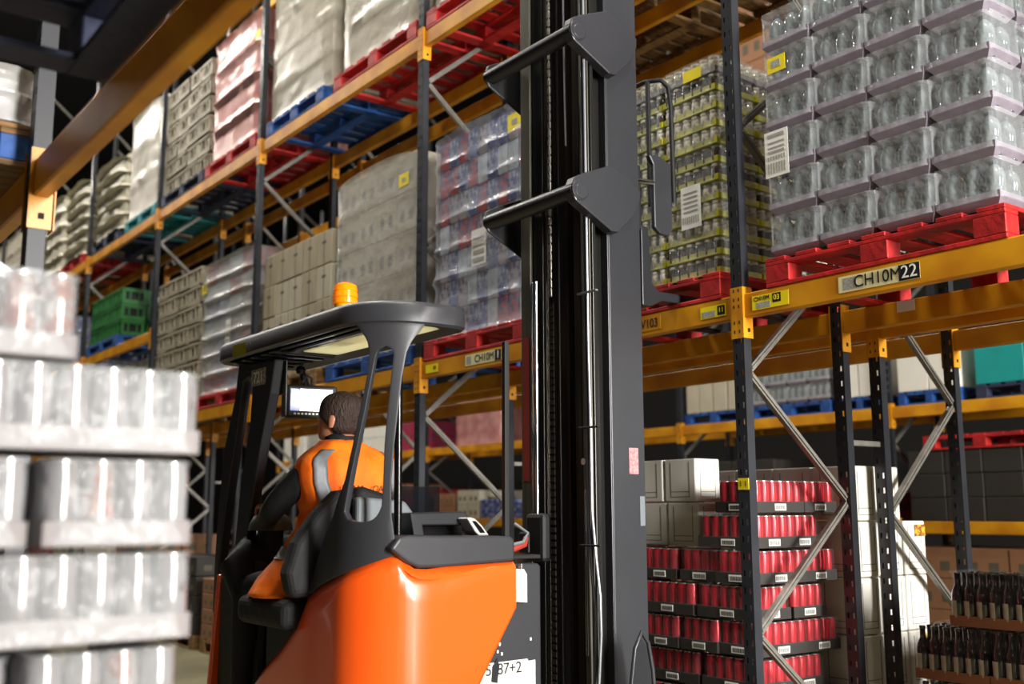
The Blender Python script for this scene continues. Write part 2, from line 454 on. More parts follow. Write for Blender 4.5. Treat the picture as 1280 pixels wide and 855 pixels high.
# beam labels
def sticker(parent, y0, y1, z0, z1, m, x=3.97, name='location_label', label=None):
    b = MB().box(x - .0012, x, y0, y1, z0, z1)
    return part(name, b, M[m] if isinstance(m, str) else m, parent, label=label)
xf = X1 - .028
def onface(txt, size, m, parent, y, z, x=xf, bold=0, sx=1):
    me = text_mesh(txt, size, m, 'lettering', bold)
    o = put('lettering', me, parent, Vector((x, y, z)) - wloc(parent), FX); o.scale = (sx, 1, 1); return o
B0 = FB[(-1, 'lower')]; B1 = FB[(0, 'lower')]; B2 = FB[(0, 'lower')]
s1 = sticker(B0, 2.455, 2.86, 2.362, 2.435, 'cream_label', xf, label='cream location label reading CH10M 22')
part('printed_panel', MB().box(xf - .002, xf - .001, 2.455, 2.555, 2.364, 2.433), M['black_ink'], s1)
part('barcode', MB().box(xf - .002, xf - .001, 2.765, 2.835, 2.372, 2.425), M['grey_ink'], s1)
onface('CH10M', .076, M['black_ink'], s1, 2.66, 2.398, xf - .0028, 0, .98)
onface('22', .078, M['white_label'], s1, 2.505, 2.398, xf - .0035)
s2 = sticker(B0, 3.14, 3.36, 2.36, 2.43, 'yellow_label', xf, label='small yellow label reading CH10M 03')
onface('CH10M', .03, M['black_ink'], s2, 3.30, 2.412, xf - .002)
part('barcode', MB().box(xf - .002, xf - .001, 3.25, 3.335, 2.366, 2.394), M['grey_ink'], s2)
part('printed_panel', MB().box(xf - .002, xf - .001, 3.185, 3.235, 2.382, 2.426), M['black_ink'], s2)
onface('03', .036, M['yellow_label'], s2, 3.21, 2.404, xf - .0028)
s3 = sticker(B1, 3.53, 3.70, 2.365, 2.425, 'yellow_label', xf, label='small yellow label reading 11')
part('barcode', MB().box(xf - .002, xf - .001, 3.60, 3.69, 2.37, 2.40), M['grey_ink'], s3)
part('printed_panel', MB().box(xf - .002, xf - .001, 3.535, 3.585, 2.372, 2.42), M['black_ink'], s3)
onface('11', .036, M['yellow_label'], s3, 3.56, 2.396, xf - .0028)
s4 = sticker(B1, 3.99, 4.32, 2.362, 2.435, 'beam', xf - .0002)
onface('CH10V103', .07, M['black_ink'], s4, 4.15, 2.398, xf - .002, 0, .9)
s5 = sticker(B1, 5.43, 5.84, 2.362, 2.435, 'cream_label', xf, label='cream location label reading CH10M')
onface('CH10M', .072, M['black_ink'], s5, 5.62, 2.398, xf - .002, 0, .95)
part('printed_panel', MB().box(xf - .002, xf - .001, 5.43, 5.50, 2.364, 2.433), M['black_ink'], s5)
onface('1', .07, M['white_label'], s5, 5.465, 2.398, xf - .0028)
part('barcode', MB().box(xf - .002, xf - .001, 5.77, 5.825, 2.372, 2.425), M['grey_ink'], s5)
s6 = sticker(B1, 6.18, 6.34, 2.365, 2.425, 'yellow_label', xf)
put('lettering', text_mesh('09', .036, M['black_ink']), s6, Vector((xf - .002, 6.22, 2.396)) - wloc(s6), FX)
for o in list(COL.objects):
    if o.name.startswith('rack_beam') and abs(o.location.x - X1 - D1) < .01 and abs(o.location.y - (Y1 - BAY)) < .01 and abs(o.location.z - ZA) < .01:
        part('white_plate', MB().box(4.752, 4.757, 2.98, 3.08, 2.395, 2.45), M['white_label'], o, label='blank white label plate')
# height sticker on the upright
for o in list(COL.objects):
    if o.name.startswith('upright_frame') and abs(o.location.x - 4) < .01 and abs(o.location.y - Y1) < .01:
        hs = part('height_sticker', MB().box(3.962, 3.9645, 3.417, 3.483, 1.50, 1.555), M['yellow_label'], o, label='small yellow sticker')
        put('lettering', text_mesh('1 1', .04, M['black_ink']), hs, Vector((3.961, 3.45, 1.527)) - wloc(hs), FX)

# ------------------------------------------------------------------ pallets
def pallet_tpl(m, w=1.2, d=1.0, perimeter=True):
    out = []
    b = MB(); n = 7
    for i in range(n):
        y = -w / 2 + i * (w - .12) / (n - 1)
        b.box(-d / 2, d / 2, y, y + .12, .122, .142)
    for x in (-d / 2, -.05, d / 2 - .1): b.box(x, x + .1, -w / 2, w / 2, .104, .122)
    out.append(('deck', bev(b.mesh('deck', M[m]), .003), (0, 0, 0)))
    bl = bev(MB().box(-.05, .05, -.07, .07, .02, .104).mesh('block', M[m]), .004)
    for x in (-d / 2 + .05, 0, d / 2 - .05):
        for y in (-w / 2 + .07, 0, w / 2 - .07):
            out.append(('block', bl, (x, y, 0)))
    c = MB()
    for x in (-d / 2, -.05, d / 2 - .1): c.box(x, x + .1, -w / 2, w / 2, 0, .02)
    if perimeter:
        for y in (-w / 2, w / 2 - .1): c.box(-d / 2 + .1, d / 2 - .1, y, y + .1, 0, .0195)
    out.append(('base', bev(c.mesh('base', M[m]), .003), (0, 0, 0)))
    return out
PT = {k: pallet_tpl(k + '_pallet') for k in ('red', 'blue', 'navy', 'teal', 'wood')}
PTW = {k: pallet_tpl(k + '_pallet', 1.36) for k in ('red', 'blue', 'navy', 'teal', 'wood')}
def pallet(kind, yc, z, label, x=X1 + .47, wide=False):
    return spawn((PTW if wide else PT)[kind], 'pallet', label, 'pallet', (x, yc, z))
DA = ZA + .121; DB = ZB + .121; DI = ZI + .121
PH = .143

# ------------------------------------------------------------------ lumpy wrapped loads
def lumpy(w, d, h, tiers, amp=.02, seed=0, nz_amp=.012, drop=0., rr=.05):
    b = MB()
    per = []
    N = 14
    def side(a, c):
        for i in range(N): per.append(tuple(a[j] + (c[j] - a[j]) * i / N for j in (0, 1)))
    P = [(-d / 2, -w / 2), (d / 2, -w / 2), (d / 2, w / 2), (-d / 2, w / 2)]
    for i in range(4): side(P[i], P[(i + 1) % 4])
    K = len(per); V = max(tiers * 6, 12)
    for j in range(V + 1):
        v = j / V
        ph = (v * tiers) % 1.0 if j < V else 1.0
        bul = amp * (1 - (2 * ph - 1) ** 6) - amp
        for i, (x, y) in enumerate(per):
            # superellipse corner rounding
            cxr = max(abs(x) - (d / 2 - rr), 0); cyr = max(abs(y) - (w / 2 - rr), 0)
            q = (cxr ** 2 + cyr ** 2) ** .5
            k = 0 if q < rr else (q - rr)
            n = noise.noise(Vector((x * 6 + seed * 3.1, y * 6, v * h * 7))) + .5 * noise.noise(Vector((x * 14 + seed, y * 14, v * h * 18 + x * 5 + y * 5)))
            dr = (1 - (k + nz_amp * 0) / max(abs(x), abs(y), .01))
            off = bul + nz_amp * n
            nx = x / (d / 2); ny = y / (w / 2)
            if abs(nx) > abs(ny): px = x * dr + math.copysign(off, x); py = y * dr
            else: px = x * dr; py = y * dr + math.copysign(off, y)
            zz = v * h
            zt = drop * (abs(ny) ** 3) * v
            b.v.append((px, py, zz - zt))
    for j in range(V):
        for i in range(K):
            i2 = (i + 1) % K
            b.face((j * K + i, j * K + i2, (j + 1) * K + i2, (j + 1) * K + i))
    n = len(b.v); b.v.append((0, 0, h - .004))
    for i in range(K): b.face((V * K + i, V * K + (i + 1) % K, n))
    return b

def carton_tpl(sx, sy, sz, m, mark='seam', style=0):
    b = MB(); g = .003
    b.box(-sx / 2 + g, sx / 2 - g, -sy / 2 + g, sy / 2 - g, 0, sz - .003)
    me = bev(b.mesh('carton', [m, M[mark]]), .006)
    bb = MB(); e = .0012
    if style == 1:     # hand hole + tape seam
        bb.box(-sx / 2 + g - e, -sx / 2 + g, -.005, .005, 0.01, sz - .01)
        bb.box(-sx / 2 + g - e, -sx / 2 + g, -.035, .035, sz * .62, sz * .70)
    if style == 2:     # panel outlines
        for (xa, xb, ya, yb, horiz) in ((-sx / 2 + g - e, -sx / 2 + g, -sy * .3, sy * .3, 0), (-sx * .3, sx * .3, -sy / 2 + g - e, -sy / 2 + g, 1)):
            u0, u1 = (ya, yb) if not horiz else (xa, xb)
            for (a, c, z0, z1) in ((u0, u0 + .003, .1 * sz, .9 * sz), (u1 - .003, u1, .1 * sz, .9 * sz), (u0, u1, .1 * sz, .1 * sz + .003), (u0, u1, .22 * sz, .22 * sz + .003)):
                if horiz: bb.box(a, c, ya, yb, z0, z1)
                else: bb.box(xa, xb, a, c, z0, z1)
    if style == 3:     # two printed blocks
        for dy in (-.3, .12):
            bb.box(-sx / 2 + g - e, -sx / 2 + g, sy * dy, sy * (dy + .2), sz * .25, sz * .55)
            bb.box(sx * dy, sx * (dy + .2), -sy / 2 + g - e, -sy / 2 + g, sz * .25, sz * .55)
    tpl = [('box', me, (0, 0, 0))]
    if bb.v: tpl.append(('print', bb.mesh('print', M[mark]), (0, 0, 0)))
    return tpl

def merged(tpl):
    """one mesh with all of a template's pieces, for goods that are parts inside a wrapped load"""
    bm = bmesh.new(); mats = []
    for p in tpl:
        me = p[1]; base = len(mats)
        for m in me.materials: mats.append(m)
        t = bmesh.new(); t.from_mesh(me)
        bmesh.ops.translate(t, verts=t.verts, vec=Vector(p[2]))
        for f in t.faces: f.material_index += base
        tmp = bpy.data.meshes.new('x'); t.to_mesh(tmp); t.free()
        bm.from_mesh(tmp); bpy.data.meshes.remove(tmp)
    me = bpy.data.meshes.new('goods'); bm.to_mesh(me); bm.free()
    for m in mats: me.materials.append(m)
    return me

def shell_cells(nx, ny):
    return [(i, j) for i in range(nx) for j in range(ny) if i == 0 or j == 0]

def wrapped(label, yc, z, w, h, film, tiers, ny=3, nx=3, boxm=('cream_card',), d=1.0, x=None, amp=.02, seed=0, drop=0., nzamp=.012, inner='carton', stickers=(), style=3, cat='pallet load'):
    x = x if x is not None else X1 + .02 + d / 2
    t = thing('wrapped_load', label, cat, (x, yc, z))
    th = h / tiers
    tp = []
    for bmn in boxm:
        tp.append(merged(carton_tpl((d - .07) / nx, (w - .07) / ny, th, M[bmn], 'seam', style)))
    rnd = random.Random(seed)
    for k in range(tiers):
        for i, j in shell_cells(nx, ny):
            c = put(inner, rnd.choice(tp), t, (-d / 2 + .035 + (i + .5) * (d - .07) / nx, -w / 2 + .035 + (j + .5) * (w - .07) / ny, k * th))
    f = put('stretch_film', lumpy(w, d, h + .012, tiers, amp, seed, nzamp, drop).mesh('stretch_film', M[film], True), t, (0, 0, .003))
    for (yy, zz, wy, hz, m) in stickers:
        s = part('pallet_label', MB().box(x - d / 2 - .012, x - d / 2 - .0105, yy - wy / 2, yy + wy / 2, zz - hz / 2, zz + hz / 2), M[m], t, label=('white printed pallet label' if m == 'white_label' else 'small yellow sticker'))
        if m == 'white_label':
            p = MB()
            for q in range(4): p.box(x - d / 2 - .0135, x - d / 2 - .0125, yy - wy * .38, yy + wy * .38, zz - hz * .42 + q * hz * .22, zz - hz * .42 + q * hz * .22 + hz * (.12 if q < 2 else .03))
            part('barcode', p, M['grey_ink'], s)
        else:
            p = MB().box(x - d / 2 - .0135, x - d / 2 - .0125, yy - wy * .2, yy + wy * .2, zz - hz * .16, zz + hz * .14)
            part('print', p, M['grey_ink'], s)
    return t

# ---- main row, lower level (z = DA)
LA = DA + PH
pallet('red', 2.67, DA, 'bright red wooden pallet on the beam above the CH10M 22 label', wide=False)
pallet('red', 4.16, DA, 'red pallet under the yellow-tray load, right of the lift mast', wide=False)
pallet('red', 5.77, DA, 'red pallet under the blue and red bottle load left of the mast')
pallet('blue', 7.22, DA, 'blue pallet seen under the truck canopy beneath the tall cream carton load', wide=True)
pallet('wood', 8.68, DA, 'bare wood pallet under the open beige cartons behind the beacon')
pallet('red', 10.25, DA, 'red pallet under the white load striped red and blue', wide=True)
pallet('wood', 11.65, DA, 'bare wood pallet under the lower grey crate stack')
# upper level (z = DB)
LB = DB + PH
pallet('red', 4.2, DB, 'red upper pallet above the yellow-tray load')
pallet('red', 5.78, DB, 'red upper pallet directly above the blue and red bottle load')
pallet('red', 7.2, DB, 'red upper pallet under the cream wrapped load by the second upright', wide=True)
pallet('blue', 8.68, DB, 'blue upper pallet under the tall cream wrapped load')
pallet('red', 10.22, DB, 'dark red upper pallet under the pink wrapped load', wide=True)
pallet('navy', 11.63, DB, 'dark navy upper pallet under the upper grey crate stack', wide=True)
pallet('teal', 13.12, DB, 'teal upper pallet under the smooth pale wrapped load')
pallet('navy', 14.6, DB, 'navy upper pallet under the first sagging sack load')
pallet('red', 16.3, DB, 'red upper pallet under the second sagging sack load')
pallet('wood', 17.65, DB, 'wooden upper pallet far along at the left')

wrapped('tall cream carton load in wrinkled film on lower beam left of dark upright', 7.23, LA, 1.30, 1.535, 'film_soft', 5, 4, 3, ('cream_card', 'beige_card'), seed=3, amp=.012, nzamp=.012, drop=.06,
        stickers=((6.74, 3.905, .14, .10, 'yellow_label'),), style=3)
wrapped('load of blue, red and grey wrapped bottles with crinkled film left of the mast', 5.77, LA, 1.14, 1.46, 'film_blue', 7, 9, 3, ('blue_goods', 'grey_goods', 'red_goods', 'blue_goods', 'pale_goods'), seed=5, amp=.03, nzamp=.028,
        stickers=((5.74, 3.175, .17, .25, 'white_label'), (5.33, 3.94, .15, .12, 'yellow_label')), style=0, inner='shrink_pack')
wrapped('pale film-wrapped load with red and blue stripes, lower level left of the beacon', 10.27, LA, 1.32, 1.38, 'film_soft', 7, 4, 3, ('grey_goods', 'pale_goods', 'red_goods', 'grey_goods', 'blue_goods'), seed=9, amp=.03, nzamp=.014,
        stickers=((10.85, 3.75, .14, .1, 'yellow_label'), (10.15, 3.2, .12, .25, 'white_label')), style=0, inner='shrink_pack')
pallet('blue', 2.65, DB, 'added blue upper pallet above the right-hand bottle load, out of view')  # unseen pallets added under the light-blocking upper loads
pallet('red', 1.2, DB, 'added red upper pallet past the right edge, out of view')
for yy, lb in ((4.2, 'above the yellow-tray load'), (5.78, 'above the blue and red load'), (2.65, 'above the right-hand bottle load, out of view'), (1.2, 'past the right edge, out of view')):  # upper loads added to keep overhead light off the rear beams
    wrapped('added cream wrapped upper load shading the rear beams, ' + lb, yy, LB, 1.18, 1.6, 'film_beige', 5, 3, 3, ('cream_card',), seed=int(yy * 10), nzamp=.016)
for n, (yy, zz, hh) in enumerate(((-.35, 0, 2.1), (-1.75, 0, 2.1), (-3.35, 0, 2.1), (-4.7, 0, 2.1), (-.35, DA, 1.9), (-1.75, DA, 1.9), (-3.35, DA, 1.9), (-4.7, DA, 1.9))):  # unseen loads added to block light reaching the rear-row beams
    pallet('wood', yy, zz, 'added wood pallet out of view beyond the right edge, %s of eight' % ordw[n])
    wrapped('added light-blocking cream wrapped load out of view beyond the right edge, %s of eight' % ordw[n], yy, zz + PH, 1.16, hh, 'film_beige', 5, 3, 2, ('brown_card',), seed=50 + n)
wrapped('cream wrapped load on red upper pallet beside the second upright', 7.2, LB, 1.26, 1.5, 'film_beige', 4, 4, 3, ('cream_card',), seed=11, nzamp=.02)
wrapped('tall cream wrapped load on blue upper pallet', 8.67, LB, 1.3, 1.7, 'film_beige', 5, 4, 3, ('cream_card',), seed=12, nzamp=.016)
wrapped('pink film-wrapped load in four bulging tiers on the upper level', 10.2, LB, 1.3, 1.32, 'film_pink', 4, 2, 2, ('pale_goods', 'grey_goods'), seed=13, amp=.035, nzamp=.02,
        stickers=((9.66, 6.16, .13, .16, 'yellow_label'),))
wrapped('smooth pale wrapped load on teal upper pallet', 13.15, LB, 1.28, 1.42, 'film_beige', 3, 3, 3, ('white_card',), seed=14, amp=.03, nzamp=.02, drop=.08)
wrapped('first sagging pale sack load beyond the smooth pale load', 14.60, LB, 1.3, 1.05, 'sack', 5, 2, 2, ('cream_card',), seed=15, amp=.06, nzamp=.03, drop=.1)
wrapped('second sagging pale sack load, over a red pallet, far left', 16.25, LB, 1.2, 1.15, 'sack', 6, 2, 2, ('cream_card',), seed=16, amp=.06, nzamp=.03, drop=.08)
wrapped('third pale sack load farther left', 17.62, LB, 1.1, 1.2, 'sack', 5, 2, 2, ('cream_card',), seed=17, amp=.05, nzamp=.03)
for i, y in enumerate((19.15, 20.6, 22.15, 23.6)):
    pallet('wood', y, DB, 'farthest left upper wooden pallet, ' + ordw[i] + ' of four')
    wrapped('pale wrapped load in the far left distance, ' + ordw[i] + ' of four from the camera', y, LB, 1.3, 1.3, 'film_beige', 4, 2, 2, ('cream_card',), seed=20 + i, amp=.03, nzamp=.02)

# open beige cartons (individual)
def stack(tpl, name, label, cat, group, x0, y0, z0, nx, ny, nz, sx, sy, sz, jit=.0, seed=1, skip=None, extra=None):
    rnd = random.Random(seed); out = []
    for k in range(nz):
        for i, j in shell_cells(nx, ny):
            if skip and skip(i, j, k): continue
            jx, jy = (rnd.uniform(-jit, jit), rnd.uniform(-jit, jit))
            tp = tpl[rnd.randrange(len(tpl))] if isinstance(tpl[0], list) else tpl
            out.append(((i, j, k), spawn(tp, name, label, cat, (x0 + (i + .5) * sx + jx, y0 + (j + .5) * sy + jy, z0 + k * sz), rnd.uniform(-1, 1) * jit * 2, group)))
    return out
stack([carton_tpl(.3, .276, .298, M['beige_card'], 'seam', 1), carton_tpl(.3, .276, .298, M['cream_card'], 'seam', 1)], 'carton', 'beige carton with slots in the open stack behind the amber beacon', 'carton', 'beige cartons behind the beacon',
      4.02, 7.94, LA, 3, 5, 4, .305, .28, .30, .004, 2)

# grey crates with square holes
def crate_tpl(m, sx=.32, sy=.33, sz=.2):
    b = MB(); t = .012
    b.box(-sx / 2, sx / 2, -sy / 2, sy / 2, 0, .015)
    def wall(horiz, sgn):
        L = sy if not horiz else sx
        o = (sx / 2 if not horiz else sy / 2) * sgn
        def bx(u0, u1, z0, z1):
            a, c = sorted((o, o - t * sgn))
            if not horiz: b.box(a, c, u0, u1, z0, z1)
            else: b.box(u0, u1, a, c, z0, z1)
        bx(-L / 2, L / 2, 0, .055); bx(-L / 2, L / 2, sz - .05, sz - .004)
        for u0, u1 in ((-L / 2, -L * .36), (-L * .2, -.055), (.055, L * .2), (L * .36, L / 2)): bx(u0, u1, .055, sz - .05)
        # raised frames
        a, c = sorted((o, o + .008 * sgn))
        for u0, u1, z0, z1 in ((-L / 2 + .006, L / 2 - .006, sz - .03, sz - .012), (-.06, -.048, .04, sz - .03), (.048, .06, .04, sz - .03)):
            if not horiz: b.box(a, c, u0, u1, z0, z1)
            else: b.box(u0, u1, a, c, z0, z1)
    for hz in (False, True):
        for s in (-1, 1): wall(hz, s)
    return [('crate_body', b.mesh('crate_body', M[m]), (0, 0, 0)), ('contents', bev(MB().box(-sx / 2 + .02, sx / 2 - .02, -sy / 2 + .02, sy / 2 - .02, .016, sz - .04).mesh('contents', M['black']), .004), (0, 0, 0))]
cg = crate_tpl('crate')
stack(cg, 'plastic_crate', 'grey vented crate in the stack left of the striped load, lower level', 'crate', 'grey crates on the lower level', 4.02, 11.0, LA, 3, 4, 7, .33, .342, .208, .006, 4)
stack(cg, 'plastic_crate', 'grey vented crate in the stack left of the pink load, upper level', 'crate', 'grey crates on the upper level', 4.02, 10.95, LB, 3, 4, 6, .33, .345, .222, .006, 6)
pallet('blue', 14.5, DI, 'blue pallet under the green crates', wide=True)
gg = crate_tpl('crate_g', .32, .33, .21)
gs = stack(gg, 'plastic_crate', 'green vented crate stacked on blue pallet at left', 'crate', 'green crates on the blue pallet', 4.02, 13.84, DI + PH, 3, 4, 3, .33, .345, .213, .004, 8)
for (i, j, k), o in gs:
    if (i, j, k) == (1, 0, 2):
        part('white_tag', MB().box(-.05, .05, -.182, -.176, .06, .13), M['white_label'], o, world=False)
pallet('wood', 13.1, DA, 'wood pallet below the green crates, half hidden by the cans')
wrapped('dark low load below the green crates', 13.1, LA, 1.2, .6, 'film_soft', 2, 2, 2, ('black_tray',), seed=31)
wrapped('blue wrapped load on in-between beam beyond the green crates', 16.6, DI + .005, 1.3, .7, 'film_blue', 3, 2, 2, ('blue_goods',), seed=32)

# ---- near right load: shrink packs of bottles
def film_box(sx, sy, sz, z0, m, name='film', top=.01):
    b = lumpy(sy, sx, sz, 1, .006, int(sx * 1000) % 7, .004, 0, .03)
    return b.mesh(name, M[m], True)
btl = MB().lathe([(.028, 0), (.041, .006), (.0425, .03), (.0425, .075), (.039, .085), (.0425, .095), (.0425, .135), (.034, .158), (.018, .176), (.015, .182)], seg=14)
btl_m = btl.mesh('bottle', M['bottle_gg'], True)
cap_m = MB().cyl((0, 0, .178), (0, 0, .197), .018, 12).mesh('cap', M['bottle_cap'])
bm_ = bmesh.new(); bm_.from_mesh(btl_m); c_ = bmesh.new(); c_.from_mesh(cap_m)
for f in c_.faces: f.material_index = 1
tmp = bpy.data.meshes.new('t'); c_.to_mesh(tmp); bm_.from_mesh(tmp); bottle = bpy.data.meshes.new('bottle'); bm_.to_mesh(bottle)
bottle.materials.append(M['bottle_gg']); bottle.materials.append(M['bottle_cap'])
def bottle_pack(sx, sy, nx, ny):
    tb = MB()
    P = [(-sx / 2 + .03, -sy / 2 + .03), (sx / 2 - .03, -sy / 2 + .03), (sx / 2 - .03, sy / 2 - .03), (-sx / 2 + .03, sy / 2 - .03)]
    Q = [(-sx / 2 + .004, -sy / 2 + .004), (sx / 2 - .004, -sy / 2 + .004), (sx / 2 - .004, sy / 2 - .004), (-sx / 2 + .004, sy / 2 - .004)]
    tb.v = [(x, y, 0) for x, y in P] + [(x, y, .034) for x, y in Q] + [(x, y, .062) for x, y in Q] + [(x * .97, y * .97, .062) for x, y in Q] + [(x * .97, y * .97, .01) for x, y in P]
    for r in range(4):
        for i in range(4):
            tb.face((r * 4 + i, r * 4 + (i + 1) % 4, (r + 1) * 4 + (i + 1) % 4, (r + 1) * 4 + i))
    tb.face((3, 2, 1, 0)); tb.face((16, 17, 18, 19))
    out = [('tray', tb.mesh('tray', M['lav_tray']), (0, 0, 0))]
    for i in range(nx):
        for j in range(ny):
            out.append(('bottle', bottle, (-sx / 2 + .012 + (i + .5) * (sx - .024) / nx, -sy / 2 + .012 + (j + .5) * (sy - .024) / ny, .008)))
    out.append(('shrink_film', film_box(sx + .004, sy + .004, .168, 0, 'film_near'), (0, 0, .034)))
    return out
bp = bottle_pack(.25, .288, 2, 3)
ns = stack(bp, 'bottle_pack', 'clear-wrapped pack of green-grey bottles stacked on the bright red pallet at right', 'bottle pack', 'bottle packs on the bright red pallet', 3.985, 2.09, LA, 4, 4, 6, .252, .290, .208, .004, 12,
          skip=lambda i, j, k: False)
for (i, j, k), o in ns:
    if (i, j, k) == (0, 3, 2):
        o['label'] = 'bottle pack with large white printed label, right of the big upright'
        l = part('pallet_label', MB().box(-.135, -.1335, .0, .14, -.02, .21), M['white_label'], o, world=False, label='large white printed label')
        p = MB()
        for q, (za, zb) in enumerate(((.0, .05), (.065, .085), (.1, .11), (.125, .13), (.15, .155), (.18, .195))):
            for c in range(7 if q < 2 else 1):
                if q < 2: p.box(-.137, -.1355, .018 + c * .016, .026 + c * .016, za, zb)
                else: p.box(-.137, -.1355, .02, .12, za, zb)
        part('barcode', p, M['grey_ink'], l, world=False)
    if (i, j, k) == (0, 3, 4):
        o['label'] = 'bottle pack with small yellow sticker, upper left of the right-hand load'
        l = part('yellow_sticker', MB().box(-.132, -.1305, .0, .11, .09, .17), M['yellow_label'], o, world=False)
        part('print', MB().box(-.1335, -.1325, .03, .085, .115, .15), M['grey_ink'], l, world=False)

# ---- yellow trays
jar_m = {}
for nm, mm in (('a', 'jar_glass'), ('b', 'dark_jar')):
    jb = MB(); jb.lathe([(.026, 0), (.03, .006), (.03, .06), (.025, .07), (.025, .072)], seg=10)
    jb.lathe([(.028, 0), (.028, .012)], c=(0, 0, .072), seg=10, mi=1)
    jar_m[nm] = jb.mesh('jar', [M[mm], M['lid']], True)
def tray_mb(sx, sy, h, t=.004):
    b = MB(); g = .002
    b.box(-sx / 2 + g, sx / 2 - g, -sy / 2 + g, sy / 2 - g, 0, .003)
    b.box(-sx / 2 + g, -sx / 2 + g + t, -sy / 2 + g, sy / 2 - g, .003, h); b.box(sx / 2 - g - t, sx / 2 - g, -sy / 2 + g, sy / 2 - g, .003, h)
    b.box(-sx / 2 + g + t, sx / 2 - g - t, -sy / 2 + g, -sy / 2 + g + t, .003, h); b.box(-sx / 2 + g + t, sx / 2 - g - t, sy / 2 - g - t, sy / 2 - g, .003, h)
    return b
def jar_pack(trm, jm, film=True):
    sx, sy = .32, .385
    out = [('tray', tray_mb(sx, sy, .032).mesh('tray', M[trm]), (0, 0, 0))]
    for i in range(5):
        for j in range(6):
            if i == 0 or j == 0:
                out.append(('jar', jar_m[jm], (-sx / 2 + .03 + i * .064, -sy / 2 + .033 + j * .0638, .004)))
    out.append(('shrink_film', film_box(sx - .002, sy - .002, .092, 0, 'film'), (0, 0, .002)))
    out.append(('inner_block', MB().box(-sx / 2 + .065, sx / 2 - .01, -sy / 2 + .068, sy / 2 - .01, .004, .08).mesh('inner_block', M['black_tray']), (0, 0, 0)))  # dark filler block added in place of the inner jars
    return out
yj = [jar_pack('yellow_tray', 'a'), jar_pack('yellow_tray', 'b')]
ys = stack(yj, 'jar_tray', 'yellow card tray of lidded jars in the stack right of the lift mast', 'jar tray', 'yellow trays of jars', 4.0, 3.575, LA, 3, 3, 11, .324, .389, .0985, .004, 21)
wt = jar_pack('white_tray', 'a')
stack(wt, 'jar_tray', 'white tray of jars on top of the yellow trays', 'jar tray', 'white trays topping the yellow stack', 4.0, 3.575, LA + 11 * .0985, 3, 3, 1, .324, .389, .0985, .004, 22)
for (i, j, k), o in ys:
    if (i, j, k) == (0, 0, 3):
        o['label'] = 'yellow jar tray carrying a white printed label'
        l = part('pallet_label', MB().box(-.172, -.1705, -.08, .06, -.03, .20), M['white_label'], o, world=False, label='white printed label')
        p = MB()
        for q in range(8): p.box(-.174, -.1725, -.065 + q * .015, -.058 + q * .015, .0, .035)
        for q in range(5): p.box(-.174, -.1725, -.06, .04, .06 + q * .025, .066 + q * .025)
        part('barcode', p, M['grey_ink'], l, world=False)
    if (i, j, k) == (0, 0, 10):
        o['label'] = 'yellow jar tray with small yellow sticker near the top corner'
        part('yellow_sticker', MB().box(-.172, -.1705, -.11, .02, .09, .15), M['yellow_label'], o, world=False)
for yy, lb in ((2.6, 'right'), (4.3, 'middle'), (5.7, 'left')):  # unseen rear-row loads added only to cast shade below
    pallet('wood', yy, DB, 'added wood pallet high in the rear row, %s one of three' % lb, X2 + .42)
    wrapped('added shade-casting brown load high in the rear row, %s one of three' % lb, yy, LB, 1.15, 1.5, 'film_beige', 4, 3, 2, ('brown_card',), seed=int(yy * 7), d=.8, x=X2 + .41)

# ---- ground: red cans in black trays
can = MB().lathe([(.025, 0), (.0305, .006), (.0315, .012), (.0315, .138), (.027, .154), (.0275, .158), (.025, .158)], seg=12, mis=[1, 0, 0, 0, 1, 1, 1])
can_m = can.mesh('can', [M['red_can'], M['can_rim']], True)
def can_pack(sx, sy, nx, ny, th=.056):
    out = [('tray', tray_mb(sx, sy, th).mesh('tray', M['black_tray']), (0, 0, 0))]
    for i in range(nx):
        for j in range(ny):
            if i == 0 or j == 0:
                out.append(('can', can_m, (-sx / 2 + .0415 + i * (sx - .083) / (nx - 1), -sy / 2 + .0415 + j * (sy - .083) / (ny - 1), .004)))
    out.append(('shrink_film', film_box(sx - .002, sy - .002, .112, 0, 'film_dark'), (0, 0, .052)))
    for f in (0, 1):
        b = MB()
        if f: b.box(-.05, .04, -sy / 2 - .001, -sy / 2 + .0015, .01, .044)
        else: b.box(-sx / 2 - .001, -sx / 2 + .0015, -.05, .04, .01, .044)
        n0 = len(b.v)
        for q in range(8):
            if f: b.box(-.045 + q * .01, -.040 + q * .01, -sy / 2 - .0018, -sy / 2 - .001, .015, .036, 1)
            else: b.box(-sx / 2 - .0018, -sx / 2 - .001, -.045 + q * .01, -.040 + q * .01, .015, .036, 1)
        out.append(('barcode_label', b.mesh('barcode_label', [M['white_label'], M['black_ink']]), (0, 0, 0)))
    out.append(('inner_cans_fill', MB().box(-sx / 2 + .076, sx / 2 - .010, -sy / 2 + .076, sy / 2 - .010, .004, .15).mesh('inner_cans', M['red_can']), (0, 0, 0)))  # red block standing in for the inner cans
    out[-1] = ('inner_cans',) + out[-1][1:]
    return out
cpA = can_pack(.27, .402, 4, 6); cpB = can_pack(.402, .27, 6, 4)
pp = pallet('wood', 4.12, 0.0, 'wood pallet on the floor under the red can trays', 4.52); pp.scale = (.62, 1, 1)
gr = 'red can trays on the floor pallet'
rr_ = random.Random(5)
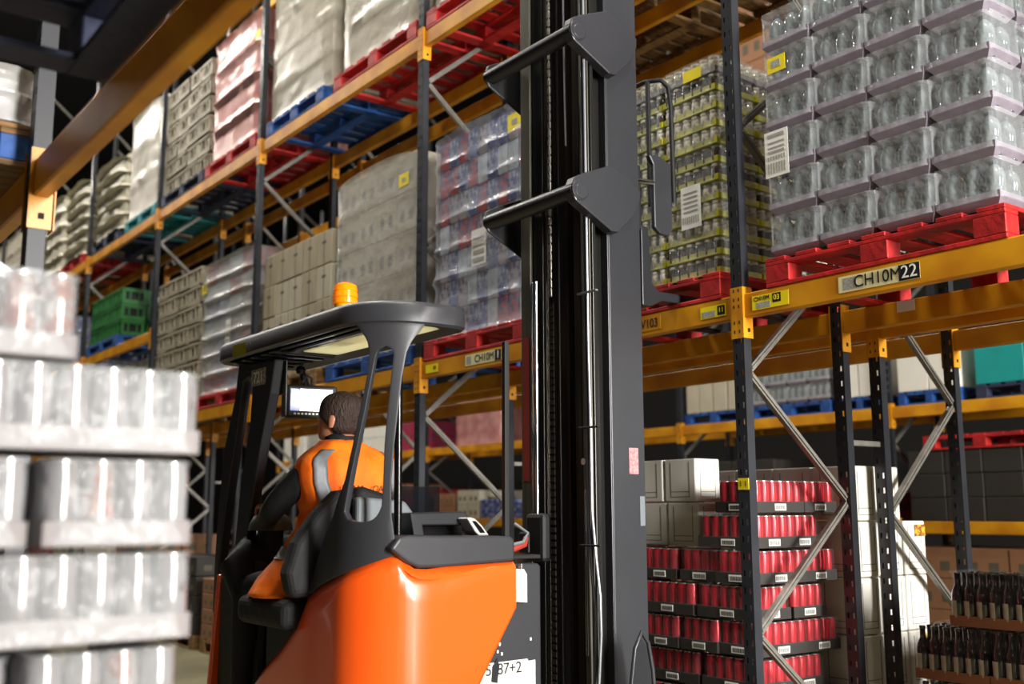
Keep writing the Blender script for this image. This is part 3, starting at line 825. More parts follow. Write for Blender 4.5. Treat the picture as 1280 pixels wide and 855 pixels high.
for k in range(8):
    z = .145 + k * .178
    lab = 'black tray of red drinks cans in the floor stack right of the mast'
    if k % 2 == 0: cells = [(cpA, 4.20 + .135, 3.60 + .201 + j * .405) for j in range(3)] + [(cpA, 4.335 + .273, 3.801)]
    else: cells = [(cpB, 4.20 + .201, 3.60 + .135 + j * .273) for j in range(4)] + [(cpA, 4.74, 3.801)]
    for tp, x, y in cells:
        if k >= 6 and y > 3.95: continue
        spawn(tp, 'can_tray', lab, 'can tray', (x + rr_.uniform(-.012, .012), y + rr_.uniform(-.012, .012), z), rr_.uniform(-.02, .02), gr)
# second stack of can trays (set back, left)
for k in range(6):
    spawn(cpA, 'can_tray', 'black can tray in the recessed stack just right of the mast foot', 'can tray', (4.42, 5.06 + .006 * (k % 2), .145 + k * .178), 0, 'recessed can trays')
pallet('wood', 5.32, 0.0, 'wood pallet on the floor in the recess behind the mast', X1 + .68)
# white cartons over the cans and behind
wc = carton_tpl(.20, .24, .235, M['white_card'], 'seam', 2)
stack(wc, 'carton', 'white drawn-outline carton standing on top of the red can trays', 'carton', 'white cartons on the can trays', 4.26, 4.03, .145 + 6 * .178, 1, 3, 1, .21, .245, .237, .003, 41)
stack(wc, 'carton', 'white carton in the top layer above the can trays', 'carton', 'upper white cartons above the can trays', 4.26, 4.05, .145 + 6 * .178 + .238, 1, 3, 1, .21, .245, .237, .003, 42)
pp = pallet('wood', 4.1, 0.0, 'wood pallet on the floor under the white wine cartons', 5.27); pp.scale = (.7, 1, 1)

wc2 = carton_tpl(.215, .27, .298, M['white_card'], 'seam', 2)
wst = stack(wc2, 'carton', 'bright white wine carton in the tall floor stack behind the right uprights', 'carton', 'bright white wine cartons', 4.92, 3.52, .145, 3, 4, 5, .22, .275, .30, .003, 43, skip=lambda i, j, k: k == 4 and i == 2)
for (i, j, k), o in wst:
    if (i, j, k) in ((2, 0, 3), (2, 0, 1)):
        o['label'] = 'white wine carton with picture print, ' + ('top right of the stack' if k == 3 else 'lower right of the stack')
        part('picture_print', MB().box(.0, .1, -.1365, -.135, .21, .275), M['photo_print'], o, world=False)
# dark red cartons on the floor just right of mast
rc = carton_tpl(.3, .38, .26, M['red_card'], 'seam', 0)
for k in range(5):
    spawn(rc, 'carton', 'dark red carton glimpsed beside the mast, behind the cans', 'carton', (4.75, 5.08, .145 + k * .263), 0, 'dark red cartons beside the mast')

# ---- beer bottles at the lower right
bb = MB().lathe([(.030, 0), (.0325, .004), (.0325, .14), (.028, .165), (.0145, .196), (.0135, .238), (.0155, .24), (.0155, .252), (.013, .254)], seg=12)
lb = MB().lathe([(.0309, .04), (.0309, .105)], seg=12)
bmm = bmesh.new()
beer = MB(); beer.v = bb.v + []; beer.f = bb.f + []; beer.m = bb.m + []
beer_m = beer.mesh('beer_bottle', M['beer_glass'], True)
lab_m = MB()
for i in range(7):
    a0 = pi * .72 + i * .16; a1 = a0 + .16
    n = len(lab_m.v)
    lab_m.v += [(.0332 * cos(a), .0332 * sin(a), z) for z in (.035, .118) for a in (a0, a1)]
    lab_m.face((n, n + 1, n + 3, n + 2))
lab_me = lab_m.mesh('bottle_label', M['beer_label'], True)
beer_one = merged([('a', beer_m, (0, 0, 0)), ('b', lab_me, (0, 0, 0))])
def beer_pack():
    sx, sy = .27, .40
    out = [('tray', tray_mb(sx, sy, .05).mesh('tray', M['brown_tray']), (0, 0, 0))]
    for i in range(4):
        for j in range(6):
            out.append(('bottle', beer_one, (-sx / 2 + .035 + i * .0665, -sy / 2 + .035 + j * .066, .004)))
    out.append(('shrink_film', film_box(.262, .392, .262, 0, 'film_dark'), (0, 0, .003)))
    return out
bpk = beer_pack()
for q in (0, 1): pallet('wood', 2.62, q * .1435, ('lower', 'upper')[q] + ' of two wood pallets on the floor under the dark beer bottles', 5.45)
for k in range(3):
    z = .2875 + k * .274
    n = 2 if k == 2 else 3
    y1 = 3.255 if k < 2 else 3.045
    for j in range(n):
        for i in range(2 if k < 2 else 1):
            spawn(bpk, 'bottle_tray', 'wrapped brown tray of dark beer bottles, ' + ('top layer at lower right' if k == 2 else 'lower layers at lower right'), 'bottle tray', (5.12 + i * .28, y1 - .2 - j * .402, z), 0, 'top beer trays' if k == 2 else 'lower beer trays')

# ---- rear row / far rack goods
def simple_load(label, x, y0, y1, z, h, m, pal='wood', ny=3, nz=2, nx=2, d=.9, group=None, style=3, cat='carton', name='carton', film=None):
    nx = 1 if x > 9 else 2
    pp = pallet(pal, (y0 + y1) / 2, z, pal + ' pallet under the ' + label, x + d / 2 + .05) if pal else None
    if pp: pp.scale = (1, (y1 - y0) / 1.2, 1)
    zz = z + (PH if pal else 0)
    tp = carton_tpl(d / nx - .004, (y1 - y0) / ny - .004, h / nz - .002, M[m], 'seam', style)
    stack(tp, name, label, cat, group or ('cartons: ' + label), x, y0, zz, nx, ny, nz, d / nx, (y1 - y0) / ny, h / nz, .002, int(y0 * 10))
F = X3 + .02
DF = ZA + .121
simple_load('teal carton at the far right behind the racks', F, 4.5, 5.5, DF, .55, 'teal_card', 'navy', 2, 1, 2, style=0)
simple_load('white carton on far rack behind the galvanised brace', F, 5.65, 6.35, DF, .45, 'white_card', 'blue', 2, 1, 2, group='white cartons far rack right', style=0)
simple_load('plain white carton on far rack left of the braced post', F, 6.52, 7.12, DF, .45, 'white_card', 'blue', 2, 1, 2, group='white cartons far rack left', style=0)
pallet('blue', 7.78, DF, 'blue pallet on the far rack under shrink-wrapped bottles', F + .5)
stack(bp, 'bottle_pack', 'shrink-wrapped pack of pale bottles on the far rack behind the can stack', 'bottle pack', 'bottle packs on the far rack', F, 7.2, DF + PH, 2, 4, 2, .252, .29, .208, .003, 61)
pb = pallet('blue', 8.90, DF, 'blue pallet on the far rack just right of the mast', F + .5); pb.scale = (1, .8, 1)
stack([carton_tpl(.4, .22, .42, M['cream_card'], 'seam', 0), carton_tpl(.4, .22, .42, M['black_tray'], 'seam', 0)], 'carton', 'cream or black box on the far rack just right of the mast', 'carton', 'boxes far rack beside mast', F, 8.45, DF + PH, 2, 4, 1, .41, .225, .42, .004, 62)
LW = 1.17 + .121
simple_load('dark brown carton under the red pallet in the far rack', F + .02, 4.7, 6.3, LW, .70, 'black_tray', None, 4, 3, 2, style=0)
pr_ = pallet('red', 5.5, LW + .70, 'red pallet lying on dark cartons in the far rack at right', F + .5)
simple_load('small tan carton at waist height in the far rack at right', F - .0, 4.2, 4.66, LW, .4, 'brown_card', None, 2, 2, 2, style=3)
simple_load('pinkish carton on the far rack floor at right', F, 4.3, 6.3, 0, .9, 'brown_card', 'wood', 4, 3, 2)
simple_load('brown carton low in the far rack beyond the wine cartons', F, 6.55, 8.3, .0, .8, 'brown_card', 'wood', 4, 3, 2)
simple_load('reddish carton at waist height beyond the wine cartons', F, 6.55, 7.9, LW, .3, 'red_goods', None, 5, 1, 2, style=0)
simple_load('dark carton at waist height behind the can stack', F, 8.0, 9.3, LW, .7, 'black_tray', None, 4, 2, 2, style=0)
simple_load('brown carton high in the far rack above the wrapped loads', F, 6.6, 8.3, ZB + .121, 2.6, 'brown_card', 'wood', 4, 6, 2)
wrapped('small pink wrapped load on the far rack left of the mast', 13.95, DF + .003, 1.25, .85, 'film_pink', 2, 2, 2, ('pale_goods',), x=F + .5, seed=71, nzamp=.03)
pq = pallet('red', 11.72, DF, 'red pallet on the far rack hidden behind the mast', F + .5)
wrapped('pale wrapped load on the far rack behind the mast', 11.72, DF + PH, 1.1, .7, 'film_beige', 2, 2, 2, ('white_card',), x=F + .5, seed=72)
for n, (y0, m, h, lab) in enumerate(((12.55, 'blue_goods', .25, 'blue and white box'), (13.25, 'blue_goods', .3, 'second blue and white box'), (13.9, 'cream_card', .45, 'cream coloured box'), (14.6, 'brown_card', .4, 'tan box'), (15.55, 'red_card', .5, 'dark red box'), (16.3, 'brown_card', .6, 'brown box'), (17.5, 'white_card', .5, 'cream box'), (18.6, 'brown_card', .7, 'far brown box'), (19.4, 'pale_goods', .5, 'far pale box'))):
    simple_load(lab + ' at waist height on the far rack past the driver', F, y0, y0 + .62, LW, h, m, None, 2, 2, 2, style=3)
for n, (y0, m, h) in enumerate(((9.6, 'brown_card', .8), (11.0, 'black_tray', .9), (12.55, 'brown_card', .7), (13.9, 'red_card', .8), (15.6, 'cream_card', .9), (17.0, 'brown_card', .8))):
    simple_load('carton on the far rack floor, %s load past the mast' % ordw[n], F, y0, y0 + 1.2, 0, h, m, 'wood', 3, 2, 2, style=3)
for n, (y0, m, h, lab) in enumerate(((15.55, 'red_goods', .5, 'red box'), (16.75, 'white_card', .6, 'white box'), (18.6, 'cream_card', .6, 'cream box'), (20.2, 'white_card', .6, 'distant white box'))):
    simple_load(lab + ' on the far rack middle level beyond the driver', F, y0, y0 + 1.0, DF, h, m, None, 3, 2, 2, style=0)
for n, (y0, m, h, lab) in enumerate(((9.7, 'brown_card', .6, 'brown carton low'), (11.0, 'black_tray', .8, 'dark carton low'), (12.7, 'brown_card', 1.0, 'tan carton low'), (14.1, 'white_card', 1.1, 'white carton low'), (15.7, 'cream_card', 1.2, 'cream carton low'), (17.2, 'red_card', 1.2, 'red carton low'))):
    simple_load(lab + ' on the main racking floor beyond the truck', X1 + .1, y0, y0 + 1.1, 0, h, m, 'wood', 3, 4, 3, style=3)

# ---- near rack overhead loads
pallet('navy', 2.0, 2.483, 'dark navy pallet overhead in the upper left corner', .73 - .52, wide=True)
pallet('navy', .68, 2.483, 'dark navy pallet overhead, nearer the camera, at the top edge', .73 - .52)
wrapped('dark wrapped load on the overhead navy pallet at upper left', 2.0, 2.483 + PH, 1.3, 1.2, 'film_navy', 4, 3, 2, ('black_tray',), x=.73 - .53, seed=81)
wrapped('dark wrapped load over the camera, at the top edge', .68, 2.483 + PH, 1.15, 1.2, 'film_navy', 4, 3, 2, ('black_tray',), x=.73 - .53, seed=82)
PT['mixed'] = [(p[0], p[1] if p[0] != 'block' else PT['blue'][1][1]) + tuple(p[2:]) for p in PT['wood']]
pallet('mixed', 4.12, 2.483, 'wood pallet with blue blocks at the left edge beyond the slate post', .22)
part_t = thing('wrapped_load', 'low silver and olive film bale at the left edge above the blue-blocked pallet', 'pallet load', (.25, 4.1, 2.483 + PH))
put('goods', bev(MB().box(-.44, .44, -.54, .54, 0, .16).mesh('goods', M['grey_goods']), .02), part_t)
put('stretch_film', lumpy(1.14, .94, .185, 2, .02, 5, .012).mesh('stretch_film', M['film_soft'], True), part_t)

# ------------------------------------------------------------------ foreground cans (blurred)
pc = [(.027, 0), (.031, .005), (.0325, .012), (.0325, .128), (.027, .146), (.0275, .150), (.025, .150)]
pale = MB().lathe(pc, seg=16, mis=[1, 0, 0, 0, 1, 1, 1]).mesh('can', [M['pale_can'], M['can_rim']], True)
copper = MB().lathe(pc, seg=16, mis=[1, 0, 0, 0, 1, 1, 1]).mesh('can', [M['copper_can'], M['can_rim']], True)
def fg_tray(nx, ny, label, loc, cop=(), seed=0):
    sx, sy = nx * .0662 + .004, ny * .0662 + .004
    t = thing('can_tray', label, 'can tray', loc, 0, None)
    key = ('fgt', nx, ny)
    if key not in PM:
        PM[key] = (bev(tray_mb(sx, sy, .045).mesh('tray', M['white_tray']), .001), film_box(sx - .004, sy - .004, .153, 0, 'film'))
    put('tray', PM[key][0], t); 
    for i in range(nx):
        for j in range(ny):
            if i == 0 or j == 0 or i == nx - 1:
                put('can', copper if (i, j) in cop else pale, t, (-sx / 2 + .035 + i * .0662, -sy / 2 + .035 + j * .0662, .004), (0, 0, random.random() * 6))
    put('shrink_film', PM[key][1], t, (0, 0, .003))
    return t
W6, W4 = 6 * .0662 + .004, 4 * .0662 + .004
tiers = [(1.675, [(.51, 4)], (1, 2, 3)), (1.51, [(.745, 6)], ()), (1.34, [(.735, 4), (.445, 4)], (1,)), (1.17, [(.742, 6)], ()), (1.0, [(.725, 4), (.43, 4)], (2,)), (.83, [(.745, 6)], ()), (.66, [(.735, 4), (.44, 4)], ()), (.49, [(.74, 6)], ()), (.32, [(.735, 4), (.44, 4)], ()), (.15, [(.74, 6)], ())]
names = ['top short tray', 'second layer tray', 'third layer tray', 'fourth layer tray', 'fifth layer tray', 'sixth layer tray, below the frame', 'seventh layer tray, below the frame', 'eighth layer tray, below the frame', 'ninth layer tray, below the frame', 'bottom layer tray']
for (z, cols, cop), nm in zip(tiers, names):
    for c, (xr, n) in enumerate(cols):
        sx = n * .0662 + .004
        ny = 4 if n == 6 else 6
        fg_tray(n, ny, 'blurred white tray of pale cans, ' + nm + (' on the left' if c else ''), (xr - sx / 2, 2.0 + (ny * .0662 + .004) / 2, z), tuple((i, 0) for i in cop))
    # hidden neighbours further left keep the layer full
pallet('wood', 2.35, .004, 'wood pallet under the blurred foreground cans', .25)

# ------------------------------------------------------------------ reach truck
TR = thing('reach_truck', 'orange and charcoal sit-on reach truck with tall mast facing the racking', 'reach truck', (2.6, 4.2, 0))
r_, cx_, cy_ = .27, 2.20, 3.74
XR, YN = 1.93, 3.47
def path(s, inset=0.):
    if s < 0: return (XR + inset, cy_ - s)
    L = r_ * pi / 2
    if s < L:
        a = s / r_; rr = r_ - inset
        return (cx_ - rr * cos(a), cy_ - rr * sin(a))
    return (cx_ + s - L, YN + inset)
def interp(tab, x):
    if x <= tab[0][0]: return tab[0][1]
    for (a, b), (c, d) in zip(tab, tab[1:]):
        if x <= c: return b + (d - b) * (x - a) / (c - a)
    return tab[-1][1]
# orange body: columns along s with low / high z
top = [(-.95, .40), (-.74, .669), (-.60, .767), (-.446, .86), (-.303, .971), (-.222, 1.079), (-.15, 1.112), (-.065, 1.14), (.077, 1.184), (.2, 1.222), (.296, 1.251), (.312, 1.24), (.328, 1.212), (.367, 1.187), (.42, 1.184), (.508, 1.19), (.834, 1.201)]
low = [(-.95, .30), (.5, .30), (.52, .42), (.658, .744), (.734, .867), (.833, 1.02), (.834, 1.03)]
ss = sorted(set([a for a, _ in top] + [a for a, _ in low] + [i * .03 for i in range(0, 18)]))
b = MB(); NV = 14
for s in ss:
    zl, zh = interp(low, s), interp(top, s)
    for j in range(NV + 1):
        z = zl + (zh - zl) * j / NV
        dt = zh - z
        inset = .018 * max(0, 1 - dt / .035) ** 2 + .03 * max(0, (.75 - z) / .45) ** 2
        x, y = path(s, inset)
        b.v.append((x, y, z))
for i in range(len(ss) - 1):
    for j in range(NV):
        n = i * (NV + 1) + j
        b.face((n, n + NV + 1, n + NV + 2, n + 1))
ob = part('body_panel', b, M['orange'], TR, True, solid=.022, label='glossy orange body panel')
# crease line moulding on the near side
cr = MB(); pts = []
for s, z in ((.325, 1.185), (.35, 1.165), (.385, 1.152), (.43, 1.148), (.48, 1.150)):
    x, y = path(s, .0); pts.append((x, y - .001, z))
cr.tube(pts, [.001, .004, .005, .004, .001], 8)
part('body_crease', cr, M['orange'], TR, True)
# cowl + A frame pillar
rows = []      # z, sL0, sL1, sR0, sR1 (sL1 == sR0 where closed)
Lo = [(1.079, -.222), (1.165, -.185), (1.276, -.107), (1.385, -.011), (1.521, .066), (1.658, .104), (1.795, .138), (1.917, .164), (2.01, .172), (2.06, .16), (2.10, .13), (2.13, .10)]
Ro = [(1.251, .296), (1.325, .280), (1.399, .270), (1.519, .268), (1.655, .278), (1.792, .292), (1.916, .305), (2.01, .322), (2.06, .345), (2.10, .38), (2.13, .40)]
Li = [(1.361, .150), (1.364, .115), (1.372, .088), (1.40, .066), (1.52, .094), (1.657, .128), (1.778, .157), (1.916, .184), (2.0, .200), (2.02, .212), (2.030, .232), (2.034, .240)]
Ri = [(1.361, .150), (1.364, .178), (1.375, .208), (1.414, .232), (1.519, .237), (1.655, .240), (1.777, .249), (1.915, .262), (2.0, .270), (2.02, .264), (2.030, .25), (2.034, .240)]
zs = [1.20, 1.24, 1.28, 1.32, 1.361, 1.364, 1.372, 1.385, 1.40, 1.42, 1.46, 1.521, 1.59, 1.657, 1.72, 1.785, 1.85, 1.916, 1.96, 2.0, 2.01, 2.02, 2.03, 2.034, 2.05, 2.07, 2.09, 2.11, 2.13]
b = MB(); K = 5; rowsn = []
# lower skirt following the orange edge
def addrow(lst):
    n = len(b.v)
    for s, z in lst:
        x, y = path(s, .004 if z < 1.3 else .004); b.v.append((x, y, z))
    rowsn.append(n)
def rowpts(z):
    l0, r1 = interp(Lo, z), interp(Ro, z)
    if 1.361 < z < 2.034: l1, r0 = interp(Li, z), interp(Ri, z)
    else: l1 = r0 = .150 if z <= 1.361 else .240
    return [(l0 + (l1 - l0) * i / K, z) for i in range(K + 1)] + [(r0 + (r1 - r0) * i / K, z) for i in range(K + 1)]
# skirt row: goes along orange top
s_pts = [(-.222 + (.150 + .222) * i / K) for i in range(K + 1)] + [.150 + (.296 - .150) * i / K for i in range(K + 1)]
addrow([(s, interp(top, s) - .01) for s in s_pts])
r2 = rowpts(1.32)
addrow([(s0 + (s1[0] - s0) * .5, (interp(top, s0) + 1.32) / 2) for s0, s1 in zip(s_pts, r2)])
for z in zs[3:]: addrow(rowpts(z))
W = 2 * (K + 1)
for a, c in zip(rowsn, rowsn[1:]):
    for i in range(W - 1):
        if i == K:
            continue
        b.face((a + i, a + i + 1, c + i + 1, c + i))
me_ = b
_rp = part('rear_pillar', b, M['charcoal'], TR, True, solid=.028, bevel=.004, label='charcoal forked rear pillar and cowl')
_bm = bmesh.new(); _bm.from_mesh(_rp.data); bmesh.ops.remove_doubles(_bm, verts=_bm.verts, dist=.0004); _bm.to_mesh(_rp.data); _bm.free()
for _p in _rp.data.polygons: _p.use_smooth = True
part('inner_post', MB().cyl((2.16, 3.64, 1.3), (2.14, 3.62, 2.11), .016, 14), M['black_g'], TR, True)
# canopy
def rrect(x0, x1, y0, y1, rs, n=8):
    out = []
    for (cx, cy, a0, r) in ((x0 + rs[0], y0 + rs[0], pi, rs[0]), (x1 - rs[1], y0 + rs[1], 1.5 * pi, rs[1]), (x1 - rs[2], y1 - rs[2], 0, rs[2]), (x0 + rs[3], y1 - rs[3], .5 * pi, rs[3])):
        for i in range(n + 1):
            a = a0 + (pi / 2) * i / n
            out.append((cx + r * cos(a), cy + r * sin(a)))
    return out
outer = rrect(1.925, 2.40, 3.465, 5.06, (.275, .10, .12, .12))
inner = rrect(1.965, 2.30, 3.53, 5.0, (.235, .06, .08, .08))
b = MB(); n = len(outer)
def ring(poly, z, sc=0):
    k = len(b.v); b.v.extend([(x, y, z) for x, y in poly]); return k
def off(poly, d):
    c = Vector((sum(p[0] for p in poly) / len(poly), sum(p[1] for p in poly) / len(poly)))
    out = []
    for i, p in enumerate(poly):
        a = Vector(poly[i - 1]); c2 = Vector(poly[(i + 1) % len(poly)]); t = (c2 - a).normalized(); nn = Vector((t.y, -t.x))
        out.append((p[0] + nn.x * d, p[1] + nn.y * d))
    return out
rings = [ring(inner, 2.128), ring(off(outer, -.012), 2.122), ring(outer, 2.132), ring(outer, 2.195), ring(off(outer, -.016), 2.214), ring(off(outer, -.05), 2.220)]
for a, c in zip(rings, rings[1:]):
    for i in range(n): b.face((a + i, a + (i + 1) % n, c + (i + 1) % n, c + i))
a = rings[-1]; k2 = ring(inner, 2.20)
for i in range(n):
    b.face((rings[0] + i, k2 + i, k2 + (i + 1) % n, rings[0] + (i + 1) % n)); b.face((a + i, k2 + i, k2 + (i + 1) % n, a + (i + 1) % n))
canopy = part('canopy', b, M['charcoal'], TR, True, label='charcoal overhead guard')
mtr = bpy.data.materials.new('translucent_cream_panel'); mtr.use_nodes = True
nt_ = mtr.node_tree; pb_ = nt_.nodes['Principled BSDF']; pb_.inputs['Base Color'].default_value = lin('#e9e6c6'); pb_.inputs['Roughness'].default_value = .5
tb_ = nt_.nodes.new('ShaderNodeBsdfTranslucent'); tb_.inputs['Color'].default_value = lin('#f2efd4'); mx_ = nt_.nodes.new('ShaderNodeMixShader'); mx_.inputs[0].default_value = .7
nt_.links.new(pb_.outputs[0], mx_.inputs[1]); nt_.links.new(tb_.outputs[0], mx_.inputs[2]); nt_.links.new(mx_.outputs[0], nt_.nodes['Material Output'].inputs['Surface'])
part('roof_panel', MB().box(2.125, 2.30, 3.50, 4.45, 2.130, 2.136), mtr, TR, label='translucent cream roof panel')
part('roof_plate', MB().box(1.955, 2.124, 3.62, 5.01, 2.165, 2.19), M['black'], TR, bevel=.003)
part('roof_plate', MB().box(2.092, 2.31, 4.452, 5.01, 2.165, 2.19), M['charcoal_d'], TR, bevel=.003)
for i in range(5):
    y = 4.46 + i * .11
    part('guard_bar', MB().box(1.98, 2.29, y, y + .035, 2.115, 2.155), M['black_g'], TR, bevel=.006)
part('guard_bar', MB().box(2.0, 2.02, 3.65, 4.98, 2.125, 2.155), M['black_g'], TR, bevel=.006)
part('guard_bar', MB().box(2.055, 2.08, 3.6, 4.98, 2.125, 2.155), M['black_g'], TR, bevel=.006)
ys = part('yellow_sticker', MB().box(1.9235, 1.9248, 4.64, 4.80, 2.125, 2.185), mat('dull_yellow', '#9a9a14', .5), TR)
put('lettering', text_mesh('2', .055, M['lightgrey']), TR, Vector((1.9225, 4.60, 2.155)) - TR.location, FX)
# beacon
bc = (2.16, 4.12)
BN = part('beacon_base', MB().lathe([(.052, 2.215), (.052, 2.272), (.050, 2.285), (.050, 2.30), (.046, 2.306)], (bc[0], bc[1], 0), 24), mat('beacon_yellow', '#d9a40a', .4), TR, True)
part('beacon_lens', MB().lathe([(r, z + .062) for r, z in [(.050, 2.240), (.055, 2.244), (.055, 2.262), (.052, 2.265), (.052, 2.269), (.055, 2.272), (.054, 2.292), (.051, 2.295), (.051, 2.299), (.053, 2.302), (.049, 2.326), (.030, 2.338), (.0, 2.340)]], (bc[0], bc[1], 0), 28), M['amber'], BN, True, label='amber beacon lens')
# far left pillar (A frame)
def prismx(pts, x, w): return MB().prism(pts, 'X', x, x + w)
part('front_pillar', prismx([(5.03, 2.13), (5.068, 1.955), (5.179, 1.721), (5.23, 1.402), (5.247, 1.163), (5.25, .9), (5.19, .9), (5.19, 1.163), (5.15, 1.38), (5.10, 1.558), (5.03, 1.80), (4.975, 2.03), (4.90, 2.05), (4.85, 2.03), (4.87, 1.80), (4.95, 1.56), (4.98, 1.36), (5.02, 1.1), (5.02, .9), (4.86, .9), (4.86, 1.251), (4.829, 1.401), (4.733, 1.699), (4.64, 1.95), (4.60, 2.11)], 2.05, .05), M['charcoal_d'], TR, bevel=.008, label='dark forked front pillar')
st = part('pillar_sticker', MB().box(2.0475, 2.049, 4.69, 4.86, 2.0, 2.08), M['greyink'], TR)
put('lettering', text_mesh('721', .075, M['white_label']), st, Vector((2.046, 4.775, 2.038)) - wloc(st), FX)
# mounting plate + monitor
part('monitor_bracket', MB().box(2.12, 2.125, 4.62, 4.78, 1.95, 2.11), M['lightgrey'], TR, bevel=.004)
MO = thing('vehicle_monitor', 'rugged vehicle monitor with lit white screen hanging under the truck canopy', 'monitor', (2.30, 4.72, 1.935))
def tilt(mb, c, rz):
    out = MB(); out.f = mb.f; out.m = mb.m
    R = Matrix.Rotation(rz, 3, 'Z'); out.v = [tuple(R @ Vector(p) + Vector(c)) for p in mb.v]; return out
RZ = radians(-12)
def mo(name, mb, m, bevel=0, parent=None, **k): return part(name, tilt(mb, (2.30, 4.72, 1.935), RZ), M[m], parent or MO, bevel=bevel, **k)
mo('casing', MB().box(-.125, .125, -.03, .04, -.085, .075), 'black', .012)
mo('casing_side', MB().box(-.135, -.123, -.032, .045, -.08, .078), 'charcoal', .004)
mo('screen', MB().box(-.062, .098, -.0325, -.030, -.052, .055), 'screen', label='lit white screen')
mo('screen_menu', MB().box(-.108, -.064, -.0325, -.030, -.052, .055), 'screen_blue', label='blue menu strip')
for i in range(10): mo('key', MB().box(-.09 + i * .018, -.08 + i * .018, -.034, -.030, -.070, -.062), 'white_label')
mo('mount_arm', MB().cyl((-.02, .01, .07), (-.05, .02, .16), .016, 12), 'black_g')
part('mount_ball', MB().lathe([(0, -.024), (.018, -.017), (.025, 0), (.018, .017), (0, .024)], (2.25, 4.74, 2.085), 14), M['black_g'], MO, True)
part('cable', MB().tube([(2.25, 4.72, 2.02), (2.28, 4.73, 2.06), (2.31, 4.74, 2.05), (2.32, 4.76, 2.0), (2.29, 4.77, 1.96)], .006), M['hose'], MO, True)
# cab tub, floor, far panel
b = MB()
b.box(2.0, 2.9, 3.52, 5.05, .16, .30)
part('chassis', b, M['black'], TR, bevel=.02)
part('cab_floor', MB().box(2.0, 2.62, 4.15, 5.0, .30, .34), M['black'], TR, bevel=.01)
part('cab_wall', MB().prism([(3.75, .3), (4.55, .3), (4.30, .62), (4.12, .86), (3.98, 1.08), (3.75, 1.16)], 'X', 1.99, 2.03), M['black'], TR, bevel=.01)
part('front_cover', MB().prism([(4.62, .3), (5.10, .3), (5.10, 1.06), (5.02, 1.22), (4.82, 1.30), (4.70, 1.2), (4.62, .9)], 'X', 2.02, 2.60), M['black'], TR, bevel=.03)
part('side_panel', MB().prism([(1.97, .25), (2.62, .25), (2.62, 1.1), (2.02, 1.1)], 'Y', 5.10, 5.135), M['orange'], TR, bevel=.01, label='orange far side panel edge')
part('steering_dome', MB().lathe([(.105, 0), (.10, .03), (.08, .065), (.04, .088), (0, .095)], (2.12, 4.74, 1.315), 20), M['dome'], TR, True)
part('steering_column', MB().cyl((2.13, 4.76, 1.05), (2.12, 4.74, 1.32), .06, 16), M['black'], TR, True)
part('armrest', MB().tube([(1.95, 4.62, 1.02), (1.95, 4.72, 1.15), (2.02, 4.78, 1.20), (2.16, 4.72, 1.18)], [.05, .075, .08, .05], 14), M['seat'], TR, True)
# seat
b = MB()
def rbox(b, c, sx, sy, sz): b.box(c[0] - sx / 2, c[0] + sx / 2, c[1] - sy / 2, c[1] + sy / 2, c[2] - sz / 2, c[2] + sz / 2)
ST = part('seat_back', MB().prism([(1.86, 1.06), (1.835, 1.16), (1.87, 1.28), (1.96, 1.40), (2.05, 1.485), (2.18, 1.505), (2.30, 1.47), (2.40, 1.40), (2.42, 1.1)], 'Y', 3.93, 4.03), M['seat'], TR, bevel=.035, seg=4)
part('seat_cushion', MB().box(1.86, 2.42, 4.02, 4.5, .93, 1.05), M['seat'], TR, bevel=.04, seg=4)
part('seat_pedestal', MB().box(1.98, 2.35, 4.02, 4.45, .34, .93), M['black'], TR, bevel=.02)
part('grey_backrest', MB().prism([(2.10, 1.20), (2.10, 1.462), (2.33, 1.445), (2.375, 1.39), (2.375, 1.18)], 'Y', 3.86, 3.915), M['lightgrey'], TR, bevel=.018, seg=3, label='light grey backrest shell')
# top cover over the engine bay
b = MB().prism([(2.035, 1.262), (2.07, 1.305), (2.12, 1.312), (2.59, 1.302), (2.612, 1.29), (2.612, 1.203), (2.24, 1.188), (2.16, 1.19), (2.11, 1.21)], 'Y', 3.478, 3.92)
part('top_cover', b, M['charcoal'], TR, bevel=.012, seg=3, label='grey moulded top cover')
part('clipboard_holder', MB().prism([(2.26, 1.30), (2.24, 1.395), (2.50, 1.400), (2.55, 1.36), (2.52, 1.345), (2.30, 1.345), (2.31, 1.30)], 'Y', 3.68, 3.86), M['charcoal_d'], TR, bevel=.006)
part('clipboard_bay', MB().box(2.315, 2.56, 3.78, 3.86, 1.30, 1.345), M['black_g'], TR, bevel=.004)
part('smoked_screen', MB().box(2.40, 2.60, 4.02, 4.035, 1.30, 1.51), M['smoke'], TR, bevel=.004)
HS = thing('handheld_terminal', 'silver-rimmed handheld terminal leaning on the grey top cover', 'handheld terminal', (2.52, 3.63, 1.303))
part('casing', MB().prism([(2.462, 1.372), (2.475, 1.378), (2.50, 1.372), (2.535, 1.345), (2.572, 1.303), (2.520, 1.303), (2.50, 1.32)], 'Y', 3.60, 3.68), M['silver'], HS, bevel=.006, seg=3)
part('screen', MB().prism([(2.484, 1.362), (2.50, 1.362), (2.528, 1.338), (2.548, 1.314), (2.524, 1.314)], 'Y', 3.597, 3.60), M['black_g'], HS)
